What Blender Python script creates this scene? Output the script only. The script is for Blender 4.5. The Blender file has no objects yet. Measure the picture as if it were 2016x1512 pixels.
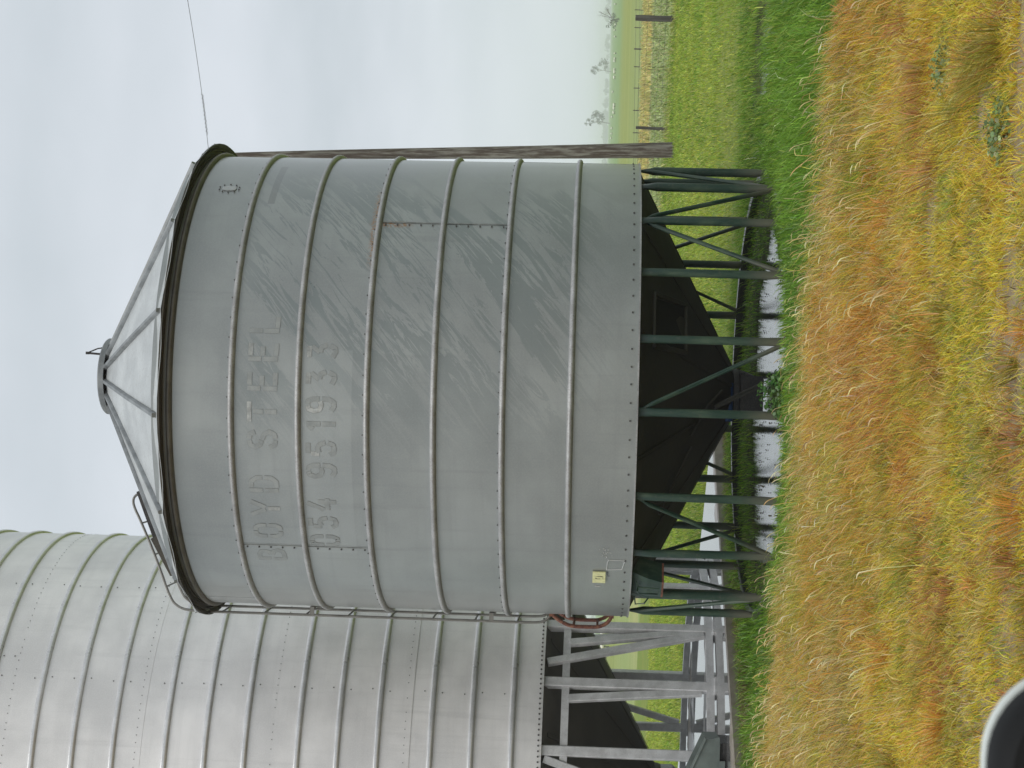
import bpy, math, random
import numpy as np
from mathutils import Vector, Matrix
rng = np.random.default_rng(7); random.seed(7)
S = bpy.context.scene
COL = S.collection
R_ = math.radians
PI = math.pi

# ------------------------------------------------------------------ camera, sky, sun
CAMZ = 1.6
cd = bpy.data.cameras.new('camera'); cam = bpy.data.objects.new('camera', cd); COL.objects.link(cam)
S.camera = cam
pitch, roll = 0.0540, 0.0267
right0, up0, fwd = Vector((1, 0, 0)), Vector((0, -math.sin(pitch), math.cos(pitch))), Vector((0, math.cos(pitch), math.sin(pitch)))
# the phone was held on its side: the picture's left is up
rt = right0 * math.cos(roll) - up0 * -math.sin(roll) * -1
rt = right0 * math.cos(roll) + up0 * math.sin(roll)
up = up0 * math.cos(roll) - right0 * math.sin(roll)
m = Matrix((-up, rt, -fwd)).transposed().to_4x4()
m.translation = (0, 0, CAMZ)
cam.matrix_world = m
cd.sensor_fit = 'HORIZONTAL'; cd.sensor_width = 36.0; cd.lens = 36.0 * 3213.3 / 2016.0
cd.clip_start = 0.05; cd.clip_end = 6000
cd.dof.use_dof = True; cd.dof.focus_distance = 14.5; cd.dof.aperture_fstop = 22

SUN_EL, SUN_ROT = R_(56), R_(200)
w = bpy.data.worlds.new('World'); S.world = w; w.use_nodes = True
nt = w.node_tree; N = nt.nodes; L = nt.links
N.clear()
out = N.new('ShaderNodeOutputWorld'); mix = N.new('ShaderNodeMixShader')
bg1 = N.new('ShaderNodeBackground'); bg2 = N.new('ShaderNodeBackground')
sky = N.new('ShaderNodeTexSky'); sky.sky_type = 'NISHITA'; sky.sun_disc = False
sky.sun_elevation = SUN_EL; sky.sun_rotation = SUN_ROT; sky.air_density = 1.0; sky.dust_density = 3.0
L.new(sky.outputs[0], bg1.inputs[0]); bg1.inputs[1].default_value = 0.1
tc = N.new('ShaderNodeTexCoord')
sep = N.new('ShaderNodeSeparateXYZ'); L.new(tc.outputs['Generated'], sep.inputs[0])
ad = N.new('ShaderNodeMath'); ad.operation = 'ADD'; ad.inputs[1].default_value = 0.22; L.new(sep.outputs[2], ad.inputs[0])
ab = N.new('ShaderNodeMath'); ab.operation = 'MAXIMUM'; ab.inputs[1].default_value = 0.05; L.new(ad.outputs[0], ab.inputs[0])
dv = N.new('ShaderNodeVectorMath'); dv.operation = 'DIVIDE'; L.new(tc.outputs['Generated'], dv.inputs[0])
cb = N.new('ShaderNodeCombineXYZ')
for i in range(3): L.new(ab.outputs[0], cb.inputs[i])
L.new(cb.outputs[0], dv.inputs[1])
mp = N.new('ShaderNodeMapping'); mp.inputs['Location'].default_value = (3.3, 1.7, 0); mp.inputs['Scale'].default_value = (1.0, 1.0, 0.3)
L.new(dv.outputs[0], mp.inputs[0])
ns = N.new('ShaderNodeTexNoise'); ns.inputs['Scale'].default_value = 2.1; ns.inputs['Detail'].default_value = 4; ns.inputs['Roughness'].default_value = 0.45
L.new(mp.outputs[0], ns.inputs[0])
cr = N.new('ShaderNodeValToRGB')
cr.color_ramp.elements[0].position = 0.34; cr.color_ramp.elements[0].color = (0.62, 0.68, 0.725, 1)
cr.color_ramp.elements[1].position = 0.62; cr.color_ramp.elements[1].color = (0.75, 0.80, 0.855, 1)
L.new(ns.outputs[0], cr.inputs[0])
hzm = N.new('ShaderNodeMapRange'); hzm.interpolation_type = 'SMOOTHSTEP'; L.new(sep.outputs[2], hzm.inputs[0])
for i, x in enumerate((0.0, 0.16, 0.0, 1.0)): hzm.inputs[i + 1].default_value = x
hm_ = N.new('ShaderNodeMix'); hm_.data_type = 'RGBA'; hm_.inputs[6].default_value = (.74, .815, .84, 1)
L.new(hzm.outputs[0], hm_.inputs[0]); L.new(cr.outputs[0], hm_.inputs[7]); L.new(hm_.outputs[2], bg2.inputs[0]); bg2.inputs[1].default_value = 1.0
mix.inputs[0].default_value = 0.93
L.new(bg1.outputs[0], mix.inputs[1]); L.new(bg2.outputs[0], mix.inputs[2]); L.new(mix.outputs[0], out.inputs[0])

sd = bpy.data.lights.new('sun', 'SUN'); sun = bpy.data.objects.new('sun', sd); COL.objects.link(sun)
sd.energy = 1.5; sd.angle = R_(40); sd.color = (1.0, 0.96, 0.9)
sun.rotation_euler = (PI / 2 - SUN_EL, 0, PI - SUN_ROT)
sun.location = (0, 0, 30)
S.view_settings.view_transform = 'Standard'; S.view_settings.look = 'None'
S.cycles.volume_bounces = 3; S.cycles.max_bounces = 10
S.view_settings.gamma = 1.0; S.view_settings.exposure = 0.0; S.view_settings.use_curve_mapping = False

# ------------------------------------------------------------------ materials
MATS = {}
def mat(name, color=(.5, .5, .5), rough=.6, metal=0.0, spec=0.5):
    mt = bpy.data.materials.new(name); mt.use_nodes = True
    b = mt.node_tree.nodes['Principled BSDF']
    b.inputs['Base Color'].default_value = (*color, 1); b.inputs['Roughness'].default_value = rough
    b.inputs['Metallic'].default_value = metal; b.inputs['Specular IOR Level'].default_value = spec
    MATS[name] = mt
    return mt, mt.node_tree, b
def nd(t, kind, **kw):
    n = t.nodes.new(kind)
    for k, v in kw.items():
        if k.startswith('i_'):
            key = k[2:]; key = int(key) if key.isdigit() else key
            n.inputs[key].default_value = v
        else: setattr(n, k, v)
    return n
def math_(t, op, a, b=None, clamp=False):
    n = t.nodes.new('ShaderNodeMath'); n.operation = op; n.use_clamp = clamp
    for i, v in enumerate((a, b)):
        if v is None: continue
        if isinstance(v, (int, float)): n.inputs[i].default_value = v
        else: t.links.new(v, n.inputs[i])
    return n.outputs[0]
def smooth(t, v, a, b, c=0.0, d=1.0):
    n = t.nodes.new('ShaderNodeMapRange'); n.interpolation_type = 'SMOOTHSTEP'
    t.links.new(v, n.inputs[0])
    for i, x in enumerate((a, b, c, d)): n.inputs[i + 1].default_value = x
    return n.outputs[0]
def noise(t, vec, scale, detail=3.0, rough=.5, dist=0.0):
    n = nd(t, 'ShaderNodeTexNoise'); n.inputs['Scale'].default_value = scale; n.inputs['Detail'].default_value = detail
    n.inputs['Roughness'].default_value = rough; n.inputs['Distortion'].default_value = dist
    if vec is not None: t.links.new(vec, n.inputs['Vector'])
    return n.outputs[0]
def mapping(t, vec, scale=(1, 1, 1), loc=(0, 0, 0), rot=(0, 0, 0)):
    n = nd(t, 'ShaderNodeMapping'); n.inputs['Scale'].default_value = scale; n.inputs['Location'].default_value = loc; n.inputs['Rotation'].default_value = rot
    t.links.new(vec, n.inputs[0]); return n.outputs[0]
def mixc(t, fac, a, b):
    n = t.nodes.new('ShaderNodeMix'); n.data_type = 'RGBA'
    for v, s in ((fac, n.inputs[0]), (a, n.inputs[6]), (b, n.inputs[7])):
        if isinstance(v, (int, float)): s.default_value = v
        elif isinstance(v, tuple): s.default_value = (*v, 1)
        else: t.links.new(v, s)
    return n.outputs[2]
def bump(t, b, h, strength=.2, dist=.01):
    n = nd(t, 'ShaderNodeBump'); n.inputs['Strength'].default_value = strength; n.inputs['Distance'].default_value = dist
    t.links.new(h, n.inputs['Height']); t.links.new(n.outputs[0], b.inputs['Normal'])
def objco(t): return nd(t, 'ShaderNodeTexCoord').outputs['Object']

def galv(name, col, rough, metal, vary=.12, scale=3.0, grime=(.2, .17, .13), gr=.25):
    """weathered zinc-coated steel: cloudy tone, fine spangle, thin grime"""
    mt, t, b = mat(name, col, rough, metal)
    co = objco(t)
    n1 = noise(t, co, scale, 5, .6); n2 = noise(t, co, scale * 14, 2, .6)
    lo = tuple(c * (1 - vary * 1.6) for c in col); hi = tuple(min(1, c * (1 + vary)) for c in col)
    c = mixc(t, smooth(t, n1, .3, .7), lo, hi)
    c = mixc(t, math_(t, 'MULTIPLY', smooth(t, n2, .45, .8), gr), c, grime)
    t.links.new(c, b.inputs['Base Color'])
    r = smooth(t, n1, .2, .8, rough * .8, rough * 1.25); t.links.new(r, b.inputs['Roughness'])
    bump(t, b, n2, .08, .004)
    return mt

def silo_wall(name, col, rough, metal, R, wet=True, streak=1.0, coat=.4):
    mt, t, b = mat(name, col, rough, metal)
    co = objco(t)
    s = nd(t, 'ShaderNodeSeparateXYZ'); t.links.new(co, s.inputs[0])
    ang = math_(t, 'ARCTAN2', s.outputs[0], math_(t, 'MULTIPLY', s.outputs[1], -1.0))
    arc = math_(t, 'MULTIPLY', ang, R)
    cx = nd(t, 'ShaderNodeCombineXYZ'); t.links.new(arc, cx.inputs[0]); t.links.new(s.outputs[2], cx.inputs[1])
    cyl = cx.outputs[0]
    cloud = noise(t, cyl, .9, 5, .55)
    fine = noise(t, cyl, 60, 2, .7)
    bands = noise(t, mapping(t, cyl, (.5, 9, 1)), 1.2, 3, .6)
    vert = noise(t, mapping(t, cyl, (9, .45, 1)), 1.0, 4, .6)
    lo = tuple(c * .80 for c in col); hi = tuple(min(1, c * 1.12) for c in col)
    c = mixc(t, smooth(t, cloud, .3, .72), lo, hi)
    c = mixc(t, math_(t, 'MULTIPLY', smooth(t, bands, .45, .8), .25), c, tuple(x * .72 for x in col))
    c = mixc(t, math_(t, 'MULTIPLY', smooth(t, vert, .52, .8),   .42 * streak), c, tuple(x * .7 for x in col))
    c = mixc(t, math_(t, 'MULTIPLY', smooth(t, fine, .35, .75), .16), c, tuple(min(1, x * 1.35) for x in col))
    rgh = smooth(t, cloud, .25, .75, rough * .85, rough * 1.2)
    if wet:
        # wind-driven rain runs down to the left: stretched noise along that slant
        sl = mapping(t, cyl, (1, 1, 1), (0, 0, 0), (0, 0, R_(-38)))
        w1 = noise(t, mapping(t, sl, (1.3, 11, 1), (0, 1.3, 0)), 1.0, 7, .72, 1.6)
        w2 = noise(t, mapping(t, sl, (.45, 3.2, 1), (0, 7.1, 0)), 1.0, 3, .55, .4)
        reg = noise(t, mapping(t, cyl, (.5, .55, 1), (4.2, 2.0, 0)), 1.0, 2, .5)
        # the face turned to the wind (right of centre) is the wet one
        side = math_(t, 'MULTIPLY', smooth(t, arc, -.9, .7), smooth(t, arc, 2.9, 1.7))
        up_ = math_(t, 'MULTIPLY', smooth(t, s.outputs[2], 1.3, 2.1), smooth(t, s.outputs[2], 5.1, 4.5))
        mk = math_(t, 'MULTIPLY', side, up_)
        spot = math_(t, 'MULTIPLY', math_(t, 'MULTIPLY', smooth(t, arc, .45, 1.0), smooth(t, arc, 2.2, 1.5)), math_(t, 'MULTIPLY', smooth(t, s.outputs[2], 3.5, 4.2), smooth(t, s.outputs[2], 4.95, 4.6)))
        core = smooth(t, math_(t, 'ADD', math_(t, 'MULTIPLY', spot, .10), math_(t, 'ADD', math_(t, 'MULTIPLY', w2, .6), math_(t, 'MULTIPLY', reg, .5))), .47, .53)
        edge = smooth(t, math_(t, 'ADD', w1, math_(t, 'MULTIPLY', math_(t, 'SUBTRACT', w2, .5), .6)), .475, .505)
        wetm = math_(t, 'MULTIPLY', math_(t, 'MULTIPLY', core, edge), mk, True)
        c = mixc(t, math_(t, 'MULTIPLY', wetm, .62), c, (.185, .215, .21))
        # pale dried runs between the wet ones
        dry = smooth(t, noise(t, mapping(t, sl, (1.1, 22, 1), (2, 4.4, 0)), 1.0, 4, .7, .6), .60, .67)
        c = mixc(t, math_(t, 'MULTIPLY', math_(t, 'MULTIPLY', dry, mk), .18), c, tuple(min(1, x * 1.45) for x in col))
        rgh = math_(t, 'SUBTRACT', rgh, math_(t, 'MULTIPLY', wetm, .10), True)
        # painted-over panel behind the lettering, slightly paler
        pan = math_(t, 'MULTIPLY', math_(t, 'MULTIPLY', smooth(t, arc, -1.72, -1.70), smooth(t, arc, .30, .28)),
                    math_(t, 'MULTIPLY', smooth(t, s.outputs[2], 3.765, 3.775), smooth(t, s.outputs[2], 4.20, 4.19)))
        c = mixc(t, math_(t, 'MULTIPLY', pan, .22), c, tuple(min(1, x * 1.35) for x in col))
        # old label strip, darker
        tp = math_(t, 'MULTIPLY', math_(t, 'MULTIPLY', smooth(t, arc, 1.82, 1.83), smooth(t, arc, 2.6, 2.59)),
                   math_(t, 'MULTIPLY', smooth(t, s.outputs[2], 4.635, 4.64), smooth(t, s.outputs[2], 4.705, 4.70)))
        c = mixc(t, math_(t, 'MULTIPLY', tp, .5), c, tuple(x * .55 for x in col))
        # rust bleeding from one sheet joint
        dx = math_(t, 'ABSOLUTE', math_(t, 'SUBTRACT', arc, 1.578)); dz = math_(t, 'ABSOLUTE', math_(t, 'SUBTRACT', s.outputs[2], 3.672))
        r1 = math_(t, 'MULTIPLY', smooth(t, dx, .055, .01), math_(t, 'MULTIPLY', smooth(t, s.outputs[2], 3.30, 3.42), smooth(t, s.outputs[2], 3.75, 3.66)))
        r2 = math_(t, 'MULTIPLY', smooth(t, dz, .05, .004), smooth(t, dx, .62, .2))
        rn = smooth(t, noise(t, cyl, 38, 4, .7), .42, .6)
        ru = math_(t, 'MULTIPLY', math_(t, 'MAXIMUM', r1, r2), rn, True)
        c = mixc(t, math_(t, 'MULTIPLY', ru, .95), c, (.34, .17, .07))
    t.links.new(c, b.inputs['Base Color']); t.links.new(rgh, b.inputs['Roughness'])
    b.inputs['Coat Weight'].default_value = coat; b.inputs['Coat Roughness'].default_value = .16; b.inputs['Coat IOR'].default_value = 1.4
    wav = noise(t, mapping(t, cyl, (1.4, .7, 1)), 1.0, 2, .4)
    hh = math_(t, 'ADD', math_(t, 'MULTIPLY', wav, 1.0), math_(t, 'MULTIPLY', fine, .012))
    bump(t, b, hh, .4, .028)
    return mt

M_wall = silo_wall('old_zinc_wall', (.335, .355, .351), .42, .5, 2.25)
M_wall2 = silo_wall('bright_zinc_wall', (.80, .785, .775), .42, .32, 2.98, wet=False, streak=1.0, coat=.2)
M_ring = galv('ring_zinc', (.38, .385, .385), .42, .25, .16, 5.0, (.14, .10, .07), .5)
M_ring2 = galv('bright_ring_zinc', (.66, .66, .66), .32, .55, .08, 4.0)
M_roof = galv('roof_zinc', (.50, .52, .52), .42, .25, .10, 2.5)
M_rib = galv('roof_rib_zinc', (.25, .265, .27), .50, .4, .2, 6.0)
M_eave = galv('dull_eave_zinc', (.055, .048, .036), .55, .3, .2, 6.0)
M_eave2 = galv('shaded_ring_zinc', (.15, .14, .12), .5, .4, .2, 6.0)  # darker ring zinc: the shade under the eave is put into its colour
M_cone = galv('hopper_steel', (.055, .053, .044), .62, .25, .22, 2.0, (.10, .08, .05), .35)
M_cone2 = galv('hopper_zinc', (.15, .145, .13), .55, .35, .12, 2.0)
M_leg2 = galv('galvanised_tube', (.60, .60, .605), .48, .2, .12, 6.0)
M_bolt = galv('bolt_steel', (.10, .098, .095), .6, .3)
M_dark = mat('dark_void', (.012, .012, .012), .8)[0]
M_rail = galv('ladder_steel', (.24, .235, .22), .55, .4, .15, 8.0)
M_black = galv('black_steel', (.035, .033, .032), .5, .3, .2, 6.0)
M_beam = galv('base_steel', (.045, .045, .042), .33, .3, .2, 5.0)
M_bin = galv('grey_green_sheet', (.15, .18, .165), .5, .25, .16, 4.0)

def green_paint():
    mt, t, b = mat('weathered_green_paint', (.05, .10, .07), .5)
    co = objco(t)
    n1 = noise(t, mapping(t, co, (6, 6, 1.6)), 1.2, 5, .65); n2 = noise(t, co, 22, 3, .6)
    c = mixc(t, smooth(t, n1, .45, .68), (.012, .040, .027), (.055, .092, .056))
    c = mixc(t, math_(t, 'MULTIPLY', smooth(t, n2, .55, .75), .35), c, (.11, .105, .08))
    s = nd(t, 'ShaderNodeSeparateXYZ'); t.links.new(co, s.inputs[0])
    mud = math_(t, 'MULTIPLY', smooth(t, math_(t, 'ADD', s.outputs[2], math_(t, 'MULTIPLY', n1, .35)), .62, .2), .75)
    c = mixc(t, mud, c, (.16, .145, .105))
    t.links.new(c, b.inputs['Base Color']); t.links.new(smooth(t, n1, .3, .7, .32, .6), b.inputs['Roughness'])
    return mt
M_green = green_paint()
def rust_mat():
    mt, t, b = mat('rusty_red_steel', (.16, .05, .035), .75)
    co = objco(t); n = noise(t, co, 18, 5, .7)
    t.links.new(mixc(t, smooth(t, n, .35, .7), (.10, .03, .025), (.27, .12, .07)), b.inputs['Base Color'])
    bump(t, b, n, .4, .004); return mt
M_rust = rust_mat()
def sign_mat():
    mt, t, b = mat('pale_yellow_plate', (.72, .72, .38), .45)
    n = noise(t, objco(t), 30, 3)
    t.links.new(mixc(t, smooth(t, n, .3, .75), (.78, .77, .42), (.64, .64, .34)), b.inputs['Base Color']); return mt
M_sign = sign_mat()
M_ink = mat('black_ink', (.015, .014, .012), .6)[0]
M_pen = mat('marker_ink', (.03, .028, .07), .6)[0]
M_tape = mat('clear_tape_edge', (.62, .63, .62), .35)[0]
M_glue = mat('pale_glue', (.55, .55, .53), .6)[0]
M_blue = mat('faded_blue_paint', (.02, .06, .16), .5)[0]
M_letter = galv('old_lettering', (.335, .355, .351), .52, .45, .1, 9.0)
M_ledge = galv('old_lettering_edge', (.29, .305, .30), .6, .35, .2, 12.0)
M_lbright = galv('bare_lettering_scrap', (.42, .435, .425), .5, .3, .2, 14.0)

def concrete():
    mt, t, b = mat('wet_concrete', (.3, .29, .27), .5)
    co = objco(t)
    n1 = noise(t, co, .45, 4, .55); n2 = noise(t, co, 9, 4, .65)
    wetm = smooth(t, math_(t, 'ADD', n1, math_(t, 'MULTIPLY', n2, .06)), .455, .50)
    s = nd(t, 'ShaderNodeSeparateXYZ'); t.links.new(nd(t, 'ShaderNodeNewGeometry').outputs['Normal'], s.inputs[0])
    top = smooth(t, s.outputs[2], .5, .9)
    wetm = math_(t, 'MULTIPLY', wetm, top)
    c = mixc(t, smooth(t, n2, .3, .7), (.27, .23, .19), (.36, .32, .27))
    c = mixc(t, wetm, c, (.14, .14, .135))
    t.links.new(c, b.inputs['Base Color'])
    t.links.new(smooth(t, wetm, 0, 1, .38, .03), b.inputs['Roughness'])
    b.inputs['Specular IOR Level'].default_value = .75
    bu = nd(t, 'ShaderNodeBump'); bu.inputs['Distance'].default_value = .003
    t.links.new(smooth(t, wetm, 0, 1, .3, .015), bu.inputs['Strength']); t.links.new(n2, bu.inputs['Height']); t.links.new(bu.outputs[0], b.inputs['Normal'])
    return mt
M_conc = concrete()
def water():
    mt, t, b = mat('rain_puddle_water', (.03, .03, .026), .03)
    b.inputs['Specular IOR Level'].default_value = .85; b.inputs['IOR'].default_value = 2.0
    co = objco(t)
    n1 = noise(t, co, 46, 3, .7); n2 = noise(t, co, 8, 2, .5)
    v = nd(t, 'ShaderNodeTexVoronoi'); v.inputs['Scale'].default_value = 26; t.links.new(co, v.inputs['Vector'])
    h = math_(t, 'ADD', math_(t, 'MULTIPLY', n1, .6), math_(t, 'ADD', math_(t, 'MULTIPLY', v.outputs['Distance'], .4), math_(t, 'MULTIPLY', n2, .4)))
    bump(t, b, h, .10, .012)
    return mt
M_water = water()

def bark(name, lo, hi, sc):
    mt, t, b = mat(name, lo, .85)
    co = objco(t); n = noise(t, mapping(t, co, (sc, sc, sc * .09)), 1.0, 6, .7); n3 = noise(t, mapping(t, co, (5, 5, .5)), 1.0, 3)
    c = mixc(t, smooth(t, n, .42, .62), lo, hi); c = mixc(t, math_(t, 'MULTIPLY', smooth(t, n3, .5, .7), .5), c, tuple(x * .55 for x in lo))
    t.links.new(c, b.inputs['Base Color']); bump(t, b, n, .8, .02); return mt
M_pole = bark('weathered_pole_timber', (.085, .062, .052), (.26, .24, .22), 16)
M_post = bark('old_post_timber', (.07, .06, .055), (.14, .13, .12), 14)
M_wood = bark('grey_bark', (.20, .18, .17), (.30, .28, .27), 6)

def blade_mat(name, trans=.35, rough=.55, tint=(1, 1, 1)):
    mt = bpy.data.materials.new(name); mt.use_nodes = True; t = mt.node_tree; t.nodes.clear()
    o = nd(t, 'ShaderNodeOutputMaterial'); a = nd(t, 'ShaderNodeAttribute', attribute_name='col')
    d = nd(t, 'ShaderNodeBsdfDiffuse'); tr = nd(t, 'ShaderNodeBsdfTranslucent'); g = nd(t, 'ShaderNodeBsdfGlossy'); g.inputs['Roughness'].default_value = .32
    m1 = nd(t, 'ShaderNodeMixShader'); m1.inputs[0].default_value = trans
    m2 = nd(t, 'ShaderNodeMixShader'); m2.inputs[0].default_value = .035
    t.links.new(a.outputs['Color'], d.inputs[0]); t.links.new(a.outputs['Color'], tr.inputs[0])
    t.links.new(d.outputs[0], m1.inputs[1]); t.links.new(tr.outputs[0], m1.inputs[2])
    t.links.new(m1.outputs[0], m2.inputs[1]); t.links.new(g.outputs[0], m2.inputs[2]); t.links.new(m2.outputs[0], o.inputs[0])
    return mt
M_blade = blade_mat('grass_blades')
M_leafc = blade_mat('leaf_clumps', .25)

def ground_mat():
    mt, t, b = mat('paddock_ground', (.2, .2, .1), .95, 0, .2)
    co = objco(t); s = nd(t, 'ShaderNodeSeparateXYZ'); t.links.new(co, s.inputs[0])
    x, y = s.outputs[0], s.outputs[1]
    n1 = noise(t, co, .35, 4, .6); n2 = noise(t, co, 4.0, 5, .65); n3 = noise(t, co, 26, 3, .6)
    yy = math_(t, 'ADD', math_(t, 'ADD', y, math_(t, 'MULTIPLY', x, .62)), math_(t, 'MULTIPLY', math_(t, 'SUBTRACT', n2, .5), 2.0))
    dirt = mixc(t, smooth(t, n2, .3, .7), (.22, .17, .11), (.33, .26, .18))
    dirt = mixc(t, smooth(t, n3, .52, .7), dirt, (.36, .26, .08))
    wetsoil = mixc(t, smooth(t, n2, .35, .65), (.05, .06, .02), (.10, .13, .03))
    c = mixc(t, smooth(t, yy, 11.4, 12.6), dirt, wetsoil)
    past = mixc(t, smooth(t, n2, .3, .7), (.15, .20, .035), (.26, .29, .06))
    past = mixc(t, smooth(t, n1, .4, .65), past, (.17, .24, .04))
    c = mixc(t, smooth(t, math_(t, 'ADD', y, math_(t, 'MULTIPLY', n1, 2)), 18.5, 21.5), c, past)
    # line of fence: x + y = const
    fl = math_(t, 'ADD', math_(t, 'MULTIPLY', x, 1.0), y)
    row = noise(t, mapping(t, co, (.012, .75, 1)), 1.0, 4, .6)
    rown = noise(t, mapping(t, co, (.15, 2.6, 1)), 1.0, 4, .7)
    crop = mixc(t, smooth(t, rown, .35, .68), (.22, .29, .08), (.36, .41, .17))
    c = mixc(t, smooth(t, math_(t, 'ADD', fl, math_(t, 'MULTIPLY', n2, 1.5)), 49.3, 50.8), c, crop)
    straw = mixc(t, smooth(t, n2, .3, .7), (.36, .34, .13), (.50, .46, .20))
    vg = math_(t, 'MULTIPLY', smooth(t, math_(t, 'ADD', y, math_(t, 'MULTIPLY', n2, 3)), 60.5, 62.0), smooth(t, math_(t, 'ADD', y, math_(t, 'MULTIPLY', n2, 3)), 79.0, 76.5))
    vg = math_(t, 'MULTIPLY', vg, smooth(t, x, -14, -4))
    c = mixc(t, vg, c, straw)
    far = mixc(t, smooth(t, row, .40, .58), (.19, .25, .05), (.33, .36, .10))
    c = mixc(t, math_(t, 'MULTIPLY', smooth(t, y, 70, 150), 1.0), c, far)
    far2 = mixc(t, smooth(t, noise(t, mapping(t, co, (.002, .05, 1)), 1.0, 3), .4, .6), (.20, .31, .10), (.24, .34, .14))
    c = mixc(t, smooth(t, y, 170, 260), c, far2)
    t.links.new(c, b.inputs['Base Color']); bump(t, b, n2, .6, .06)
    return mt
M_ground = ground_mat()

# ------------------------------------------------------------------ mesh helpers
class MB:
    def __init__(s): s.v = []; s.f = []; s.mi = []; s.cur = 0
    def add(s, vs, fs):
        o = len(s.v); s.v += [tuple(p) for p in vs]
        for f in fs: s.f.append(tuple(i + o for i in f)); s.mi.append(s.cur)
    def box(s, c, d, M=None):
        x, y, z = (k / 2 for k in d)
        vs = [Vector((sx * x, sy * y, sz * z)) for sx in (-1, 1) for sy in (-1, 1) for sz in (-1, 1)]
        if M is not None: vs = [M @ p for p in vs]
        vs = [p + Vector(c) for p in vs]
        s.add(vs, [(0, 1, 3, 2), (4, 6, 7, 5), (0, 4, 5, 1), (2, 3, 7, 6), (0, 2, 6, 4), (1, 5, 7, 3)])
    def prof(s, pts, prof, caps=True, ref=None):
        """sweep closed 2-D profiles (one per point or one for all) along a polyline"""
        P = [Vector(p) for p in pts]; n = len(P); rings = []
        for i, p in enumerate(P):
            t = (P[min(i + 1, n - 1)] - P[max(i - 1, 0)]).normalized()
            rf = Vector(ref) if ref is not None else (Vector((0, 0, 1)) if abs(t.z) < .9 else Vector((0, 1, 0)))
            a = rf.cross(t).normalized(); b = t.cross(a)
            pr = prof[i] if isinstance(prof[0], list) else prof
            rings.append([p + a * q[0] + b * q[1] for q in pr])
        k = len(rings[0]); vs = [q for r in rings for q in r]; fs = []
        for i in range(n - 1):
            for j in range(k):
                a, b = i * k + j, i * k + (j + 1) % k
                fs.append((a, b, b + k, a + k))
        if caps: fs += [tuple(range(k))[::-1], tuple(range((n - 1) * k, n * k))]
        s.add(vs, fs)
    def tube(s, pts, r, n=8, caps=True):
        rs = r if isinstance(r, (list, tuple)) else [r] * len(pts)
        pr = [[(q * math.cos(2 * PI * j / n), q * math.sin(2 * PI * j / n)) for j in range(n)] for q in rs]
        s.prof(pts, pr, caps)
    def bar(s, p0, p1, w, h, ref=None, c=.006):
        x, y = w / 2, h / 2
        pr = [(x, -y + c), (x, y - c), (x - c, y), (-x + c, y), (-x, y - c), (-x, -y + c), (-x + c, -y), (x - c, -y)]
        s.prof([p0, p1], pr, True, ref)
    def revolve(s, prof, a0, a1, n, closed=False, cap=False):
        full = abs(a1 - a0) >= 359.99; k = len(prof); vs = []; fs = []
        nn = n if full else n + 1
        for i in range(nn):
            a = R_(a0 + (a1 - a0) * i / n)
            for (r, z) in prof: vs.append((r * math.sin(a), -r * math.cos(a), z))
        for i in range(n):
            i2 = (i + 1) % nn
            for j in range(k if closed else k - 1):
                j2 = (j + 1) % k
                fs.append((i * k + j, i2 * k + j, i2 * k + j2, i * k + j2))
        if cap and not full and closed: fs += [tuple(range(k)), tuple(range((nn - 1) * k, nn * k))[::-1]]
        s.add(vs, fs)
    def disc(s, p, nrm, r, h, n=6):
        nrm = Vector(nrm).normalized(); s.tube([Vector(p), Vector(p) + nrm * h], r, n)
    def build(s, name, mats, parent=None, loc=(0, 0, 0), smooth=True):
        me = bpy.data.meshes.new(name); me.from_pydata([tuple(v) for v in s.v], [], s.f)
        if not isinstance(mats, (list, tuple)): mats = [mats]
        for mm in mats: me.materials.append(mm)
        if len(mats) > 1: me.polygons.foreach_set('material_index', s.mi)
        if smooth:
            me.polygons.foreach_set('use_smooth', [True] * len(me.polygons)); me.set_sharp_from_angle(angle=R_(38))
        me.update()
        o = bpy.data.objects.new(name, me); o.location = loc; COL.objects.link(o)
        if parent is not None: o.parent = parent
        return o
def tag(o, label=None, cat=None, group=None, kind=None):
    if label: o['label'] = label
    if cat: o['category'] = cat
    if group: o['group'] = group
    if kind: o['kind'] = kind
    return o
def empty(name, loc=(0, 0, 0), rz=0.0):
    o = bpy.data.objects.new(name, None); o.location = loc; o.rotation_euler = (0, 0, rz); o.empty_display_size = .3
    COL.objects.link(o); return o
def share(src, name, parent, loc=(0, 0, 0), rot=(0, 0, 0)):
    o = src.copy(); o.name = name; o.parent = parent; o.location = loc; o.rotation_euler = rot; COL.objects.link(o); return o
def pol(a, r, z): return Vector((r * math.sin(R_(a)), -r * math.cos(R_(a)), z))

# pixel helper used only to read positions off the ground plane: (x, y) of the 2016 x 1512 photograph -> point at height z
def gp(ix, iy, z=0.0):
    d = fwd + rt * ((1512 - iy - 756) / 3213.3) - up * ((ix - 1008) / 3213.3)
    k = (z - CAMZ) / d.z
    return Vector((d.x * k, d.y * k, z))

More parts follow.
